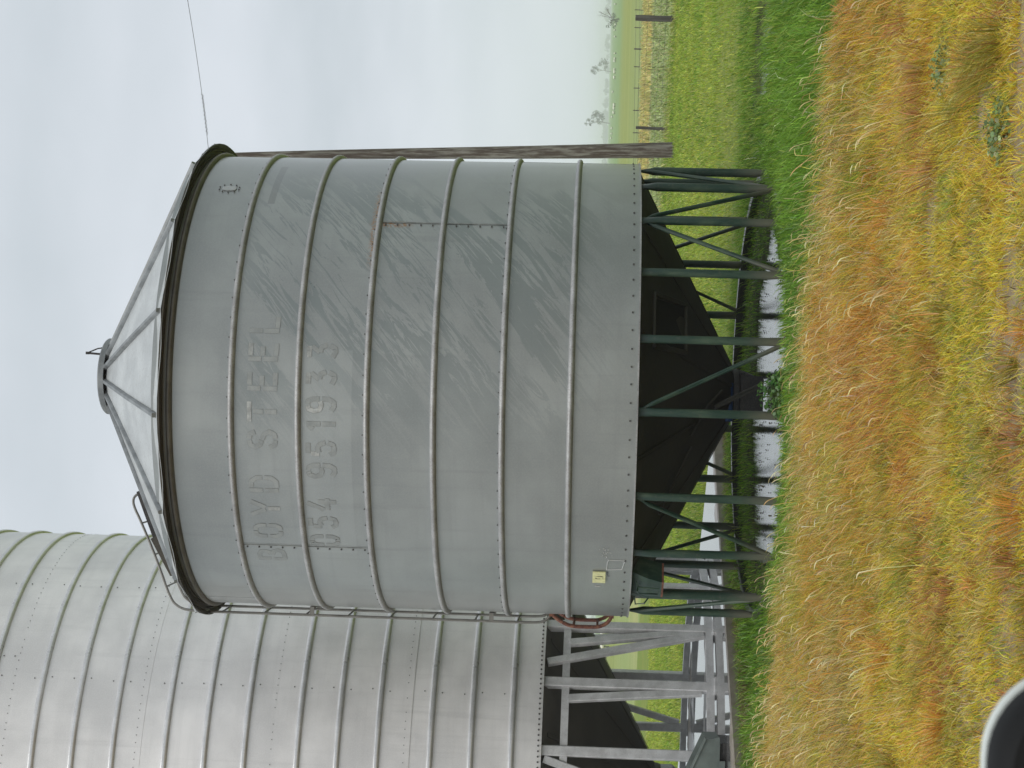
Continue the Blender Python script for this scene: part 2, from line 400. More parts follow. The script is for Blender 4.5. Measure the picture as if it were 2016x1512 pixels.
# value noise for the scatter
def vn(x, y, seed=0):
    x = np.asarray(x, float); y = np.asarray(y, float)
    xi = np.floor(x).astype(np.int64); yi = np.floor(y).astype(np.int64); fx = x - xi; fy = y - yi
    fx = fx * fx * (3 - 2 * fx); fy = fy * fy * (3 - 2 * fy)
    def h(a, b):
        n = (a * 374761393 + b * 668265263 + seed * 974711) & 0x7fffffff
        n = ((n ^ (n >> 13)) * 1274126177) & 0x7fffffff
        n = n ^ (n >> 16)
        return (n % 100003) / 100003.0
    return (h(xi, yi) * (1 - fx) + h(xi + 1, yi) * fx) * (1 - fy) + (h(xi, yi + 1) * (1 - fx) + h(xi + 1, yi + 1) * fx) * fy
def fbm(x, y, seed=0, o=3):
    r = 0; a = .5; t = 0
    for k in range(o): r = r + a * vn(x * 2 ** k, y * 2 ** k, seed + k * 17); t += a; a *= .55
    return r / t

# ------------------------------------------------------------------ the ground
C1 = Vector((-.031, 16.43, 0)); RM = 2.25
C2 = Vector((-5.103, 21.008, 0)); RL = 2.98
def puddle(x, y):
    a = R_(-24); dx, dy = x + .18, y - 15.8
    u, v = dx * math.cos(a) - dy * math.sin(a), dx * math.sin(a) + dy * math.cos(a)
    e = np.sqrt((u / 1.5) ** 2 + (v / 1.55) ** 2) + (fbm(x * 2.3, y * 2.3, 5) - .5) * .45
    e2 = np.sqrt(((x - 3.55) / .55) ** 2 + ((y - 17.0) / .8) ** 2) + (fbm(x * 3, y * 3, 6) - .5) * .6
    return np.minimum(e, e2)
def gz(x, y):
    x = np.asarray(x, float); y = np.asarray(y, float)
    near = np.clip((45 - y) / 20, 0, 1) * np.clip((y + 5) / 5, 0, 1)
    h = (fbm(x * .55, y * .55, 3) - .5) * .07 + (fbm(x * 2.2, y * 2.2, 9) - .5) * .03
    d = np.clip((1.25 - puddle(x, y)) / .45, 0, 1); d = d * d * (3 - 2 * d)
    s = np.hypot(x - C1.x, y - C1.y); flat = np.clip((3.6 - s) / 1.2, 0, 1)
    h = h * (1 - flat * .7)
    return h * near - d * .06
def axis(a, b, step, far0, far1, n):
    core = list(np.arange(a, b + 1e-6, step))
    lo = [a - (a - far0) * (k / n) ** 2.6 for k in range(n, 0, -1)]
    hi = [b + (far1 - b) * (k / n) ** 2.6 for k in range(1, n + 1)]
    return np.array(lo + core + hi)
gx = axis(-9, 10, .16, -3600, 3600, 24); gy = axis(3, 24, .16, -400, 3600, 26)
GX, GY = np.meshgrid(gx, gy); GZ = gz(GX, GY)
nx, ny = len(gx), len(gy)
me = bpy.data.meshes.new('ground')
V = np.stack([GX, GY, GZ], -1).reshape(-1, 3)
i, j = np.meshgrid(np.arange(nx - 1), np.arange(ny - 1)); a = (j * nx + i).ravel()
F = np.stack([a, a + 1, a + nx + 1, a + nx], 1)
me.from_pydata(V.tolist(), [], F.tolist()); me.materials.append(M_ground); me.polygons.foreach_set('use_smooth', [True] * len(me.polygons))
g = bpy.data.objects.new('ground', me); COL.objects.link(g); g['kind'] = 'structure'
for nm, (cx, cy, rx, ry) in (('puddle', (-.18, 15.8, 2.5, 2.5)), ('puddle', (3.55, 17.0, .9, 1.3))):
    mb = MB(); n = 40; vs = [(cx, cy, -.026)] + [(cx + rx * math.cos(2 * PI * k / n), cy + ry * math.sin(2 * PI * k / n), -.026) for k in range(n)]
    mb.add(vs, [(0, 1 + k, 1 + (k + 1) % n) for k in range(n)]); o = mb.build(nm, M_water); o['kind'] = 'structure'
# concrete slab under the bright silo
c0 = Vector((-.475, 20.41, 0)); e1 = Vector((-.592, -.806, 0)); e2 = Vector((-.69, .72, 0))
mb = MB(); cs = [c0, c0 + e1 * 11, c0 + e1 * 11 + e2 * 9.5, c0 + e2 * 9.5]
ins = .015
top = [c0 + e1 * ins + e2 * ins, c0 + e1 * 10.98 + e2 * ins, c0 + e1 * 10.98 + e2 * 9.48, c0 + e1 * ins + e2 * 9.48]
vs = [Vector((p.x, p.y, -.2)) for p in cs] + [Vector((p.x, p.y, .185)) for p in cs] + [Vector((p.x, p.y, .2)) for p in top]
fs = []
for k in range(4):
    k2 = (k + 1) % 4; fs += [(k, k + 4, k2 + 4, k2), (k + 4, k + 8, k2 + 8, k2 + 4)]
fs += [(8, 11, 10, 9)]
mb.add(vs, fs); o = mb.build('concrete_slab', M_conc, smooth=False); o['kind'] = 'structure'

# ------------------------------------------------------------------ main silo
S1 = empty('grain_silo', C1)
tag(S1, 'squat grey steel grain silo with conical roof on green pipe legs beside a puddle', 'silo', 'steel grain silos')
zr = [5.391, 4.838, 4.244, 3.638, 3.052, 2.448, 1.854]      # stiffening rings, top one under the eave
ZB, ZT = 1.278, 5.55
courses = [(zr[1] - .015, ZT, 0, -70), (zr[3] - .015, zr[1] + .015, .003, -41.7), (zr[5] - .015, zr[3] + .015, 0, 40.7), (ZB, zr[5] + .015, .003, -100)]
def rad(z0, z1, r, th=.003): return [(r, z0), (r, (z0 + z1) / 2), (r, z1), (r - th, z1), (r - th, (z0 + z1) / 2), (r - th, z0)]
for k, (z0, z1, dr, a0) in enumerate(courses):
    for h in range(2):
        mb = MB(); st = a0 + 180 * h
        mb.revolve(rad(z0, z1, RM - .004 + dr + (.0016 if h else 0)), st - .5, st + 180.5, 90, True, True)
        mb.build('wall_sheet', M_wall, S1)
rp = [(RM - .006, -.028)] + [(RM + .002 + .033 * math.cos(t), .028 * math.sin(t)) for t in np.linspace(-1.45, 1.45, 12)] + [(RM - .006, .028)]
mb = MB(); mb.revolve(rp, 0, 360, 144, True); rg = mb.build('stiffening_ring', M_ring, S1, (0, 0, zr[1]))
for z in zr[2:]: share(rg, 'stiffening_ring', S1, (0, 0, z))
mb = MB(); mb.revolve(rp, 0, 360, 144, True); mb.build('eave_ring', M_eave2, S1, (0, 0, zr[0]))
mb = MB(); mb.revolve([(RM + .003, ZB - .012), (RM + .010, ZB - .012), (RM + .010, ZB + .002), (RM + .003, ZB + .002)], 0, 360, 120, True)
mb.build('bottom_edge_trim', M_ring, S1)
# bolts: rows above the joints, along the two upright seams and round the bottom
mb = MB()
for k, z in enumerate((zr[1] + .034, zr[3] + .034, zr[5] + .034)):
    for a in np.arange(-104, 106, 4.55): mb.disc(pol(a + k * 1.3 + random.uniform(-.15, .15), RM + .001, z), pol(a + k * 1.3, 1, 0), .0068, .006)
for a in np.arange(-104, 106, 4.05): mb.disc(pol(a + random.uniform(-.2, .2), RM + .001, ZB + .055), pol(a, 1, 0), .0095, .006)
for a, za, zb in ((-41.7 - .6, zr[3], zr[1]), (40.7 - .8, zr[5], zr[3])):
    for z in np.linspace(za + .06, zb - .06, 11): mb.disc(pol(a, RM + .002, z), pol(a, 1, 0), .0085, .007)
for k in range(10):
    t = 2 * PI * k / 10; mb.disc(pol(52.4 + 1.75 * math.cos(t), RM + .001, 5.10 + .062 * 1.55 * math.sin(t)), pol(52.4, 1, 0), .0075, .007)
o = mb.build('bolt', M_bolt, S1); o['kind'] = 'stuff'
# oval inspection plate high on the right
mb = MB(); n = 28; ring = []
for k in range(n):
    t = 2 * PI * k / n; cx = math.copysign(abs(math.cos(t)) ** .6, math.cos(t)); cz = math.copysign(abs(math.sin(t)) ** .8, math.sin(t))
    ring.append((52.4 + .95 * cx, 5.10 + .066 * cz))
vs = [pol(a, RM + .006, z) for a, z in ring] + [pol(a, RM - .002, z) for a, z in ring]
mb.add(vs, [tuple(range(n))] + [(k, k + n, (k + 1) % n + n, (k + 1) % n) for k in range(n)])
mb.build('inspection_plate', M_roof, S1)
# seam straps
for a, za, zb in ((-41.7, zr[3] + .03, zr[1] - .03), (40.7, zr[5] + .03, zr[3] - .03)):
    mb = MB(); p = [(a + .12, RM + .0032), (a - .12, RM + .0052)]
    mb.revolve([(RM + .0012, za), (RM + .0052, za), (RM + .0052, zb), (RM + .0012, zb)], a - .13, a + .13, 1, True, True)
    mb.build('seam_strap', M_ledge, S1)

# roof: sixteen flat panels, a rib over every joint, cap on top
RE, ZE, RC, ZC = 2.375, 5.465, .33, 6.545
ra = [-7.9 + 22.5 * k for k in range(16)]
def rz_(r): return ZE + (ZC - ZE) * (RE - r) / (RE - RC)
for k, a in enumerate(ra):
    mb = MB(); vs = []; nr, na = 5, 6
    for i_ in range(nr + 1):
        r = RE + (RC - RE) * i_ / nr
        for j_ in range(na + 1):
            t = j_ / na; aa = a + 22.5 * t
            rr = r * (1 - (.02 * math.sin(PI * t) * (r / RE) * (0 if i_ == 0 else 1)))
            dz = (-.018 * math.sin(PI * t) + .008 * math.sin(7 * t + k)) * (r / RE)
            vs.append(pol(aa, rr, rz_(r) + dz))
    w_ = na + 1; top_ = [(i_ * w_ + j_, i_ * w_ + j_ + 1, (i_ + 1) * w_ + j_ + 1, (i_ + 1) * w_ + j_) for i_ in range(nr) for j_ in range(na)]
    n0 = len(vs); vs += [v - Vector((0, 0, .004)) for v in vs]
    fs = top_ + [tuple(q + n0 for q in f[::-1]) for f in top_] + [(j_ + 1, j_, j_ + n0, j_ + 1 + n0) for j_ in range(na)]
    mb.add(vs, fs); mb.build('roof_panel', M_roof, S1)
for k, a in enumerate(ra):
    mb = MB(); p0 = pol(a, RE - .01, rz_(RE - .01) + .022); p1 = pol(a, .22, rz_(.22) + .022)
    mid = (p0 + p1) / 2 + Vector((random.uniform(-.012, .012), 0, random.uniform(-.012, .004)))
    x, y, c = .024, .018, .006
    pr = [(x, -y), (x * .8, y - c), (x * .6, y), (-x * .6, y), (-x * .8, y - c), (-x, -y)]
    mb.prof([p0, mid, p1], pr, True, (0, 0, 1)); mb.build('roof_rib', M_rib, S1)
# soffit: rolled eave flashing seen from below
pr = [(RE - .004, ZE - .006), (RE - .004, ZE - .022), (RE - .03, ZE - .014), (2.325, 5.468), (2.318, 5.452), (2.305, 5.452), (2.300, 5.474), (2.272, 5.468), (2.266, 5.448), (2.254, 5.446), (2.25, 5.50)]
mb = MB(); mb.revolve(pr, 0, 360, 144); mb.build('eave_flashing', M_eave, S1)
pr = [(0, 6.655), (.20, 6.645), (.33, 6.628), (.378, 6.618), (.388, 6.606), (.388, 6.556), (.380, 6.556), (.378, 6.60), (.33, 6.612), (0, 6.62)]
mb = MB(); mb.revolve(pr, 0, 360, 64); cap = mb.build('roof_cap', M_rib, S1)
mb = MB(); mb.revolve([(.315, 6.53), (.315, 6.62), (0, 6.622)], 0, 360, 40); mb.build('neck', M_dark, cap)
mb = MB(); q = Vector((.22, -.02, 6.63))
mb.tube([q, q + Vector((.012, 0, .21))], .011, 6); mb.tube([q + Vector((.012, 0, .21)), q + Vector((.06, 0, .10)), q + Vector((.075, 0, 0))], .007, 6)
mb.tube([q + Vector((0, 0, .05)), q + Vector((.075, 0, .06))], .006, 6); mb.box(q + Vector((.012, 0, .205)), (.028, .03, .03))
mb.build('lid_lever', M_black, cap)

# hopper cone with hatch, outlet and slide bar
cone_r = lambda z: .24 + (z - .28) * 1.955
pr = [(2.215, 1.30), (2.2, 1.272)] + [(cone_r(z), z) for z in (1.2, .9, .6, .4, .28)] + [(.235, .25)]
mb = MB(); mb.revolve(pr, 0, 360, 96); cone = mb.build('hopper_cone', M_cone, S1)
def onc(a, r, off=.0):
    p = pol(a, r, .28 + (r - .24) / 1.955); nrm = (pol(a, 1, 0) * .455 - Vector((0, 0, .89))).normalized(); return p + nrm * off
mb = MB(); mb.cur = 0
mb.add([onc(26, 1.90, .006), onc(13, 1.90, .006), onc(17, 1.34, .006), onc(36, 1.34, .006)], [(0, 1, 2, 3)])
mb.cur = 1
for pa, pb in (((27, 1.93), (12, 1.93)), ((12, 1.93), (16, 1.31)), ((16, 1.31), (38, 1.31)), ((38, 1.31), (27, 1.93))):
    mb.bar(onc(*pa, .015), onc(*pb, .015), .045, .03)
mb.build('cone_hatch', [M_dark, M_cone], cone)
mb = MB()
for a in range(-170, 190, 30): mb.bar(onc(a + 4, 2.17, .006), onc(a + 4, .28, .006), .04, .008)
mb.tube([onc(-20, 1.2, .03), onc(-8, .9, .04), onc(2, .62, .05)], .012, 6); mb.tube([onc(-40, 1.75, .03), onc(-25, 1.2, .04)], .012, 6)
o = mb.build('cone_strap', M_cone, cone); o['kind'] = 'stuff'
mb = MB(); mb.revolve([(.238, .30), (.25, .27), (.22, .16), (.17, .05), (.15, .05)], 0, 360, 32)
mb.box((-.03, -.02, .20), (.46, .46, .05)); mb.box((.0, -.30, .12), (.34, .22, .22)); oc = mb.build('outlet_chute', M_black, S1)
mb = MB(); mb.tube([(-.28, -.27, .34), (.1, -.27, .34)], .05, 12); mb.build('outlet_pipe', M_blue, S1)
mb = MB(); a_, b_ = Vector((-.15, -.62, .52)), Vector((.08, -.62, .06)); mb.bar(a_, b_, .05, .05, (0, 1, 0)); mb.bar(a_ + Vector((.015, -.03, 0)), b_ + Vector((.015, -.03, 0)), .02, .02, (0, 1, 0))
mb.box((-.05, -.56, .33), (.05, .14, .04)); mb.build('slide_bar', M_cone, S1)
# inspection box hanging under the left rim, with two wire handles
t = Matrix.Rotation(R_(-54.5), 3, 'Z')
mb = MB(); base = pol(-54.5, 2.13, 0)
def bx(x, y, z): return base + t @ Vector((x, y, 0)) + Vector((0, 0, z))
vs = [bx(sx * wx, sy * .10 + oy, z) for (wx, z, oy) in ((.19, 1.275, .06), (.17, 1.12, 0), (.135, .975, -.02)) for sx, sy in ((-1, -1), (1, -1), (1, 1), (-1, 1))]
fs = []
for k in range(2):
    for q in range(4): fs.append((k * 4 + q, k * 4 + (q + 1) % 4, k * 4 + 4 + (q + 1) % 4, k * 4 + 4 + q))
mb.add(vs, fs + [(8, 9, 10, 11), (3, 2, 1, 0)]); ib = mb.build('inspection_box', M_green, S1, smooth=False)
mb = MB(); y0 = -.125
mb.tube([bx(-.02, y0 + .04, 1.20), bx(-.02, y0 - .01, 1.21), bx(-.02, y0 - .03, 1.19), bx(-.02, y0 - .03, 1.02), bx(.08, y0 - .03, 1.01), bx(.08, y0 - .02, 1.20), bx(.08, y0 + .04, 1.22)], .008, 6)
mb.build('wire_handle', M_green, ib)
mb = MB(); mb.tube([bx(-.17, y0 + .02, 1.23), bx(-.19, y0 - .05, 1.22), bx(-.155, y0 - .06, 1.14), bx(-.13, y0 - .01, 1.10)], .008, 6); mb.build('wire_handle', M_green, ib)
mb = MB(); mb.box(bx(0, -.02, .978), (.285, .20, .018), t); mb.build('rusty_rim', M_rust, ib)

# legs, braces, base ring
legs = [-82, -60.4, -42, -25.3, -4.8, 12.05, 28.8, 45.2, 61.3, 80, -106.5, -122, -137.7, -153.7, -169.2, 174.6, 156.6, 139.8, 122.5, 101]
RG = 2.185
for k, a in enumerate(legs):
    mb = MB(); r = .037 if abs(a) < 55 else .042
    prs = []; zs = [1.272, 1.19, 1.12, .5, .14, .03, -.06]
    fl = [(1.15, .28), (1.1, .62), (1, 1), (1, 1), (1, 1), (1.1, .55), (1.15, .4)]
    for (fx, fy) in fl: prs.append([(r * fx * math.cos(2 * PI * q / 14), r * fy * math.sin(2 * PI * q / 14)) for q in range(14)])
    lean = random.uniform(-.4, .4)
    tang = pol(a + 90, 1, 0)
    mb.prof([pol(a + lean * (z - .6) * .5, RG + (.0 if z > .1 else .01), z) for z in zs], prs, True, pol(a, 1, 0))
    mb.build('leg', M_green, S1)
for a, b_ in ((45.2, 61.3), (45.2, 28.8), (-4.8, 12.05), (-25.3, -42), (80, 61.3), (-82, -60.4), (139.8, 156.6), (139.8, 122.5), (-169.2, -153.7), (-122, -137.7), (-122, -106.5)):
    mb = MB(); s_ = 1 if b_ > a else -1
    mb.tube([pol(a + s_ * .9, RG - .005, 1.22), pol(a + s_ * 2, RG, 1.14), pol(b_ - s_ * 1.6, RG, .1), pol(b_ - s_ * .8, RG, .03)], [.012, .021, .021, .014], 8)
    mb.build('brace', M_green, S1)
mb = MB(); pr = [(RG - .05, .0), (RG + .05, .0), (RG + .05, .088), (RG + .044, .095), (RG - .044, .095), (RG - .05, .088)]
mb.revolve(pr, 0, 360, 110, True); o = mb.build('base_ring', M_beam, S1, (0, 0, -.045)); o.rotation_euler = (R_(1.5), 0, 0)

# ladder up the left side and over the eave, rusty guard rails below it
def chaikin(P, it=2):
    P = [Vector(p) for p in P]
    for _ in range(it):
        Q = [P[0]]
        for a_, b_ in zip(P[:-1], P[1:]): Q += [a_ * .75 + b_ * .25, a_ * .25 + b_ * .75]
        P = Q + [P[-1]]
    return P
lad = empty('ladder'); lad.parent = S1
lx = -2.335
path = [(-2.255, 2.035), (-2.28, 2.05), (-2.315, 2.09), (lx, 2.16)] + [(lx, z) for z in np.arange(2.5, 5.5, .5)] + [(lx, 5.66), (-2.30, 5.78), (-2.22, 5.86), (-1.85, 6.0), (-1.45, 6.18), (-1.30, 6.26)]
for sy in (-.215, .215):
    mb = MB(); P = [Vector((x, sy, z)) for x, z in path]
    P += [Vector((-1.22, sy * .95, 6.27)), Vector((-1.17, sy * .9, 6.22)), Vector((-1.16, sy * .9, 6.12))]
    mb.tube(chaikin(P), .0135, 8); mb.build('rail', M_rail, lad)
mb = MB(); mb.tube([(lx, -.215, 2.36), (lx, .215, 2.36)], .009, 6); r0 = mb.build('rung', M_rail, lad)
for k in range(1, 8): share(r0, 'rung', lad, (0, 0, .425 * k))
for (x, z) in ((-2.1, 5.905), (-1.78, 6.03), (-1.47, 6.175)): share(r0, 'rung', lad, (x - lx, 0, z - 2.36))
for z in (4.42, 2.62):
    mb = MB(); mb.prof([(-2.34, -.215, z), (-2.262, -.215, z), (-2.262, .215, z), (-2.34, .215, z)], [(-.012, -.022), (.012, -.022), (.012, .022), (-.012, .022)]); mb.build('wall_bracket', M_rail, lad)
gd = empty('ladder_guard'); gd.parent = S1
for sy in (-.24, .24):
    x1 = -2.355
    P = [(-2.235, sy, 2.015), (-2.27, sy, 1.985), (-2.32, sy, 1.91), (x1, sy, 1.82), (x1, sy, 1.62), (x1 + .004, sy, 1.55), (-2.32, sy, 1.48), (-2.275, sy, 1.44), (-2.235, sy, 1.43)]
    mb = MB(); mb.tube(chaikin(P), .019, 8); mb.build('guard_rail', M_rust, gd)
mb = MB(); mb.tube([(-2.355, -.24, 1.80), (-2.355, .24, 1.80)], .014, 6); r1 = mb.build('guard_rung', M_rust, gd); share(r1, 'guard_rung', gd, (0, 0, -.235))
for z in (2.02, 1.43):
    for sy in (-.24, .24): mb = MB(); mb.box((-2.243, sy, z), (.035, .05, .05)); mb.build('guard_foot', M_rust, gd)
# dark hatch bar lying down the left of the roof
mb = MB()
mb.bar((-1.14, -.28, 6.165), (-1.62, -.36, 5.95), .10, .085, (0, 0, 1)); mb.build('hatch_bar', M_black, S1)
mb = MB(); mb.bar((-1.58, -.40, 5.955), (-1.93, -.46, 5.735), .16, .12, (0, 0, 1)); mb.build('hatch_bar', M_eave, S1)

# lettering: stencilled strokes stuck on the wall, edges slightly darker
G = {
 'B': [[(.1, 0), (.1, .46)], [(.1, .54), (.1, 1)], [(.1, .93), (.5, .93), (.72, .86), (.75, .72), (.68, .58), (.45, .52)], [(.45, .48), (.75, .42), (.85, .25), (.75, .1), (.5, .06), (.1, .06)]],
 'O': [[(.1, .55), (.1, .75), (.22, .92), (.46, .93)], [(.54, .93), (.75, .92), (.88, .75), (.88, .55)], [(.88, .45), (.88, .22), (.76, .08), (.54, .06)], [(.46, .06), (.22, .08), (.1, .22), (.1, .45)]],
 'Y': [[(.05, 1), (.42, .5)], [(.92, 1), (.55, .5)], [(.48, .42), (.48, 0)]],
 'D': [[(.1, 0), (.1, .46)], [(.1, .54), (.1, 1)], [(.28, .93), (.62, .93), (.86, .74), (.87, .54)], [(.87, .46), (.86, .22), (.62, .06), (.28, .06)]],
 'S': [[(.85, .74), (.74, .92), (.52, .94)], [(.44, .94), (.2, .9), (.1, .74), (.22, .58), (.46, .53)], [(.5, .5), (.76, .42), (.87, .25), (.74, .08), (.54, .05)], [(.46, .05), (.22, .08), (.1, .26)]],
 'T': [[(.0, .93), (.95, .93)], [(.48, .80), (.48, .46)], [(.48, .4), (.48, 0)]],
 'E': [[(.1, 0), (.1, .48)], [(.1, .56), (.1, 1)], [(.26, .93), (.85, .93)], [(.26, .52), (.7, .52)], [(.26, .06), (.85, .06)]],
 'L': [[(.1, 0), (.1, .48)], [(.1, .56), (.1, 1)], [(.26, .06), (.8, .06)]],
 '0': [[(.12, .54), (.12, .76), (.26, .93), (.46, .94)], [(.54, .94), (.74, .92), (.86, .76), (.86, .54)], [(.86, .46), (.86, .22), (.72, .06), (.54, .05)], [(.46, .05), (.26, .07), (.12, .22), (.12, .46)]],
 '5': [[(.2, .93), (.82, .93)], [(.18, .84), (.16, .55)], [(.24, .56), (.5, .62), (.76, .54), (.86, .34)], [(.85, .26), (.74, .08), (.5, .05), (.26, .07), (.12, .2)]],
 '4': [[(.62, 1), (.12, .42)], [(.1, .3), (.6, .3)], [(.7, .62), (.7, .0)], [(.78, .3), (.95, .3)]],
 '9': [[(.84, .54), (.84, .76), (.7, .93), (.52, .94)], [(.44, .94), (.22, .9), (.12, .72), (.2, .54), (.46, .48), (.7, .52)], [(.85, .46), (.82, .22), (.66, .06), (.4, .05), (.16, .14)]],
 '1': [[(.2, .76), (.46, .92)], [(.52, .98), (.52, .5)], [(.52, .44), (.52, 0)]],
 '3': [[(.14, .93), (.8, .93)], [(.78, .84), (.42, .58)], [(.44, .56), (.74, .52), (.86, .34)], [(.84, .24), (.68, .06), (.44, .05), (.14, .14)]],
}
def ribbon(mb, pts, w_, r, a0, z0, wd, ht):
    Q = []
    for p, q in zip(pts[:-1], pts[1:]):
        for k in range(4): Q.append((p[0] + (q[0] - p[0]) * k / 4, p[1] + (q[1] - p[1]) * k / 4))
    Q.append(pts[-1]); Q = [(x * wd, y * ht) for x, y in Q]
    # square ends: half the extra width beyond each end
    vs = []
    for k, (x, y) in enumerate(Q):
        x0, y0 = Q[max(k - 1, 0)]; x1, y1 = Q[min(k + 1, len(Q) - 1)]
        l = math.hypot(x1 - x0, y1 - y0) or 1; nx_, ny_ = -(y1 - y0) / l, (x1 - x0) / l
        for s_ in (1, -1):
            X, Y = x + nx_ * w_ * s_, y + ny_ * w_ * s_
            vs.append(pol(a0 + math.degrees((X - wd / 2) / RM), r, z0 + Y))
    n = len(vs); vs += [v * 1 - Vector((v.x, v.y, 0)).normalized() * .0006 for v in vs]
    fs = [(2 * k, 2 * k + 1, 2 * k + 3, 2 * k + 2) for k in range(len(Q) - 1)]
    fs += [(2 * k + n, 2 * k, 2 * k + 2, 2 * k + 2 + n) for k in range(len(Q) - 1)] + [(2 * k + 1, 2 * k + 1 + n, 2 * k + 3 + n, 2 * k + 3) for k in range(len(Q) - 1)]
    fs += [(0, n, n + 1, 1), (len(Q) * 2 - 1, len(Q) * 2 - 1 + n, len(Q) * 2 - 2 + n, len(Q) * 2 - 2)]
    mb.add(vs, fs)
def letter(ch, a, z0, wd, ht, bright=()):
    mb = MB()
    for k, st in enumerate(G[ch]):
        mb.cur = 0; ribbon(mb, st, .0225, RM + .0016, a, z0, wd, ht)
        mb.cur = 2 if k in bright else 1; ribbon(mb, st, .0190, RM + .0020, a, z0, wd, ht)
    mb.build('letter', [M_ledge, M_letter, M_lbright], S1)
for ch, a in zip('BOYD', (-44.8, -37.0, -30.4, -24.0)): letter(ch, a, 4.432 + .002, .165, .262, (2,) if ch == 'Y' else ())
for ch, a in zip('STEEL', (-13.2, -6.8, .2, 6.8, 13.2)): letter(ch, a, 4.43, .185, .262, (2,) if (ch == 'E' and a > 3) else ((0,) if ch == 'T' else ()))
for ch, a, br in zip('054', (-39.6, -34.0, -29.0), ((), (), ())): letter(ch, a, 3.925, .140, .262, br)
for ch, a, br in zip('951933', (-20.3, -15.0, -9.4, -5.0, 1.0, 7.0), ((), (1,), (), (1,), (0,), (0,))): letter(ch, a, 3.91, .150, .262, br)

# plate with the number, resting against the wall low on the left
def wall_pt(x, z, a0, off): return pol(a0 + math.degrees(x / RM), RM + off, z)
sg = empty('number_sign', C1 + pol(-49.3, RM + .012, 1.565), R_(-49.3))
tag(sg, 'small pale yellow number plate stuck low on the left of the silo wall', 'sign')
mb = MB(); mb.box((0, 0, 0), (.168, .012, .118)); mb.build('plate', M_sign, sg)
mb = MB()
def stroke(mb, pts, ws, y):
    P = [Vector((x, y, z)) for x, z in pts]; vs = []
    for k, p in enumerate(P):
        d = (P[min(k + 1, len(P) - 1)] - P[max(k - 1, 0)]).normalized(); nn = Vector((-d.z, 0, d.x)); vs += [p + nn * ws[k], p - nn * ws[k]]
    n = len(vs); vs += [v - Vector((0, .0015, 0)) for v in vs]
    fs = []
    for k in range(len(P) - 1):
        a = 2 * k; fs += [(a + n, a + 2 + n, a + 3 + n, a + 1 + n), (a, a + n, a + 1 + n, a + 1)]
    mb.add(vs, fs)
stroke(mb, [(.012, .034), (.020, .015), (.022, -.008), (.019, -.028), (.012, -.040)], [.0015, .003, .0045, .0055, .002], -.0062)
stroke(mb, [(-.006, .037), (-.014, .024), (-.018, .008), (-.017, -.006), (-.013, -.014)], [.002, .004, .0035, .003, .001], -.0062)
stroke(mb, [(-.010, -.028), (-.014, -.036), (-.013, -.044)], [.001, .0025, .001], -.0062)
mb.build('numeral', M_ink, sg)
wr = MB()   # marker scrawl below the plate
b0 = pol(-49.3, RM + .0045, 1.48); tt = Matrix.Rotation(R_(-49.3), 3, 'Z')
for (x, z, pts) in ((.070, 0, [(0, 0), (0, .022), (.006, .008), (.012, .022), (.012, 0)]), (.052, .0, [(0, 0), (.006, .02), (.011, 0)]), (.036, -.004, [(0, .02), (.004, .008), (.010, .02)]), (.022, -.006, [(.008, .018), (.002, -.004)]), (.004, -.008, [(0, .016), (.008, .012), (.003, .004), (.002, -.004)])):
    mbx = MB(); stroke(mbx, [(x + p * .9, z + q) for p, q in pts], [.002] * len(pts), 0)
    wr.add([b0 + tt @ Vector((v[0], v[1] * 1.0, v[2])) for v in mbx.v], mbx.f)
wr.build('marker_writing', M_pen, S1)
mb = MB(); Q = [(-46.6, 1.497), (-46.3, 1.36), (-43.1, 1.335), (-43.0, 1.482), (-44.0, 1.492)]
for p, q in zip(Q, Q[1:] + Q[:1]): mb.tube([pol(p[0] + (q[0] - p[0]) * k / 3, RM + .003, p[1] + (q[1] - p[1]) * k / 3) for k in range(4)], .003, 5)
mb.build('tape_edge', M_tape, S1)
mb = MB()
for k in range(26):
    a = -40.5 + random.uniform(-1.7, 1.7); z = 1.505 + random.gauss(0, .025); mb.tube([pol(a, RM + .002, z), pol(a + random.uniform(-.5, .5), RM + .002, z + random.uniform(-.015, .015))], random.uniform(.001, .003), 4)
mb.tube([pol(-53.6, RM + .002, 1.60), pol(-53.7, RM + .002, 1.55)], .004, 5)
o = mb.build('glue_mark', M_glue, S1); o['kind'] = 'stuff'

# ------------------------------------------------------------------ the bright silo behind on the left
S2 = empty('grain_silo', C2)
tag(S2, 'tall bright zinc grain silo on square galvanised legs standing on wet concrete', 'silo', 'steel grain silos')
seams = [2.15, 3.645, 5.14, 6.685, 8.20, 9.70, 11.2]; voff = [10, 100, 130, 72, 38, 95]
for k in range(6):
    for h in range(3):
        mb = MB(); st = voff[k] + 120 * h
        mb.revolve(rad(seams[k] - (.02 if k else 0), seams[k + 1] + .01, RL - .004 + (.0025 if k % 2 else 0) + .0014 * h), st - .4, st + 120.4, 60, True, True)
        mb.build('wall_sheet', M_wall2, S2)
ring_z = [2.488, 2.942, 3.397, 3.994, 4.442, 4.89, 5.488, 5.94, 6.393, 6.988, 7.45, 7.908, 8.5, 8.95, 9.41, 10.0, 10.45, 10.9]
rp = [(RL - .006, -.036), (RL + .018, -.032), (RL + .026, -.022), (RL + .028, -.010), (RL + .028, .012), (RL + .024, .024), (RL + .012, .032), (RL - .006, .034)]
mb = MB(); mb.revolve(rp, 0, 360, 144, True); rg2 = mb.build('stiffening_ring', M_ring2, S2, (0, 0, ring_z[0]))
for z in ring_z[1:]: share(rg2, 'stiffening_ring', S2, (0, 0, z))
mb = MB()
for k, z in enumerate(seams[1:6]):
    for a in np.arange(-8, 100, 1.75):
        if random.random() < .95: mb.disc(pol(a + random.uniform(-.2, .2), RL + .001, z + .045), pol(a, 1, 0), .0055, .005, 5)
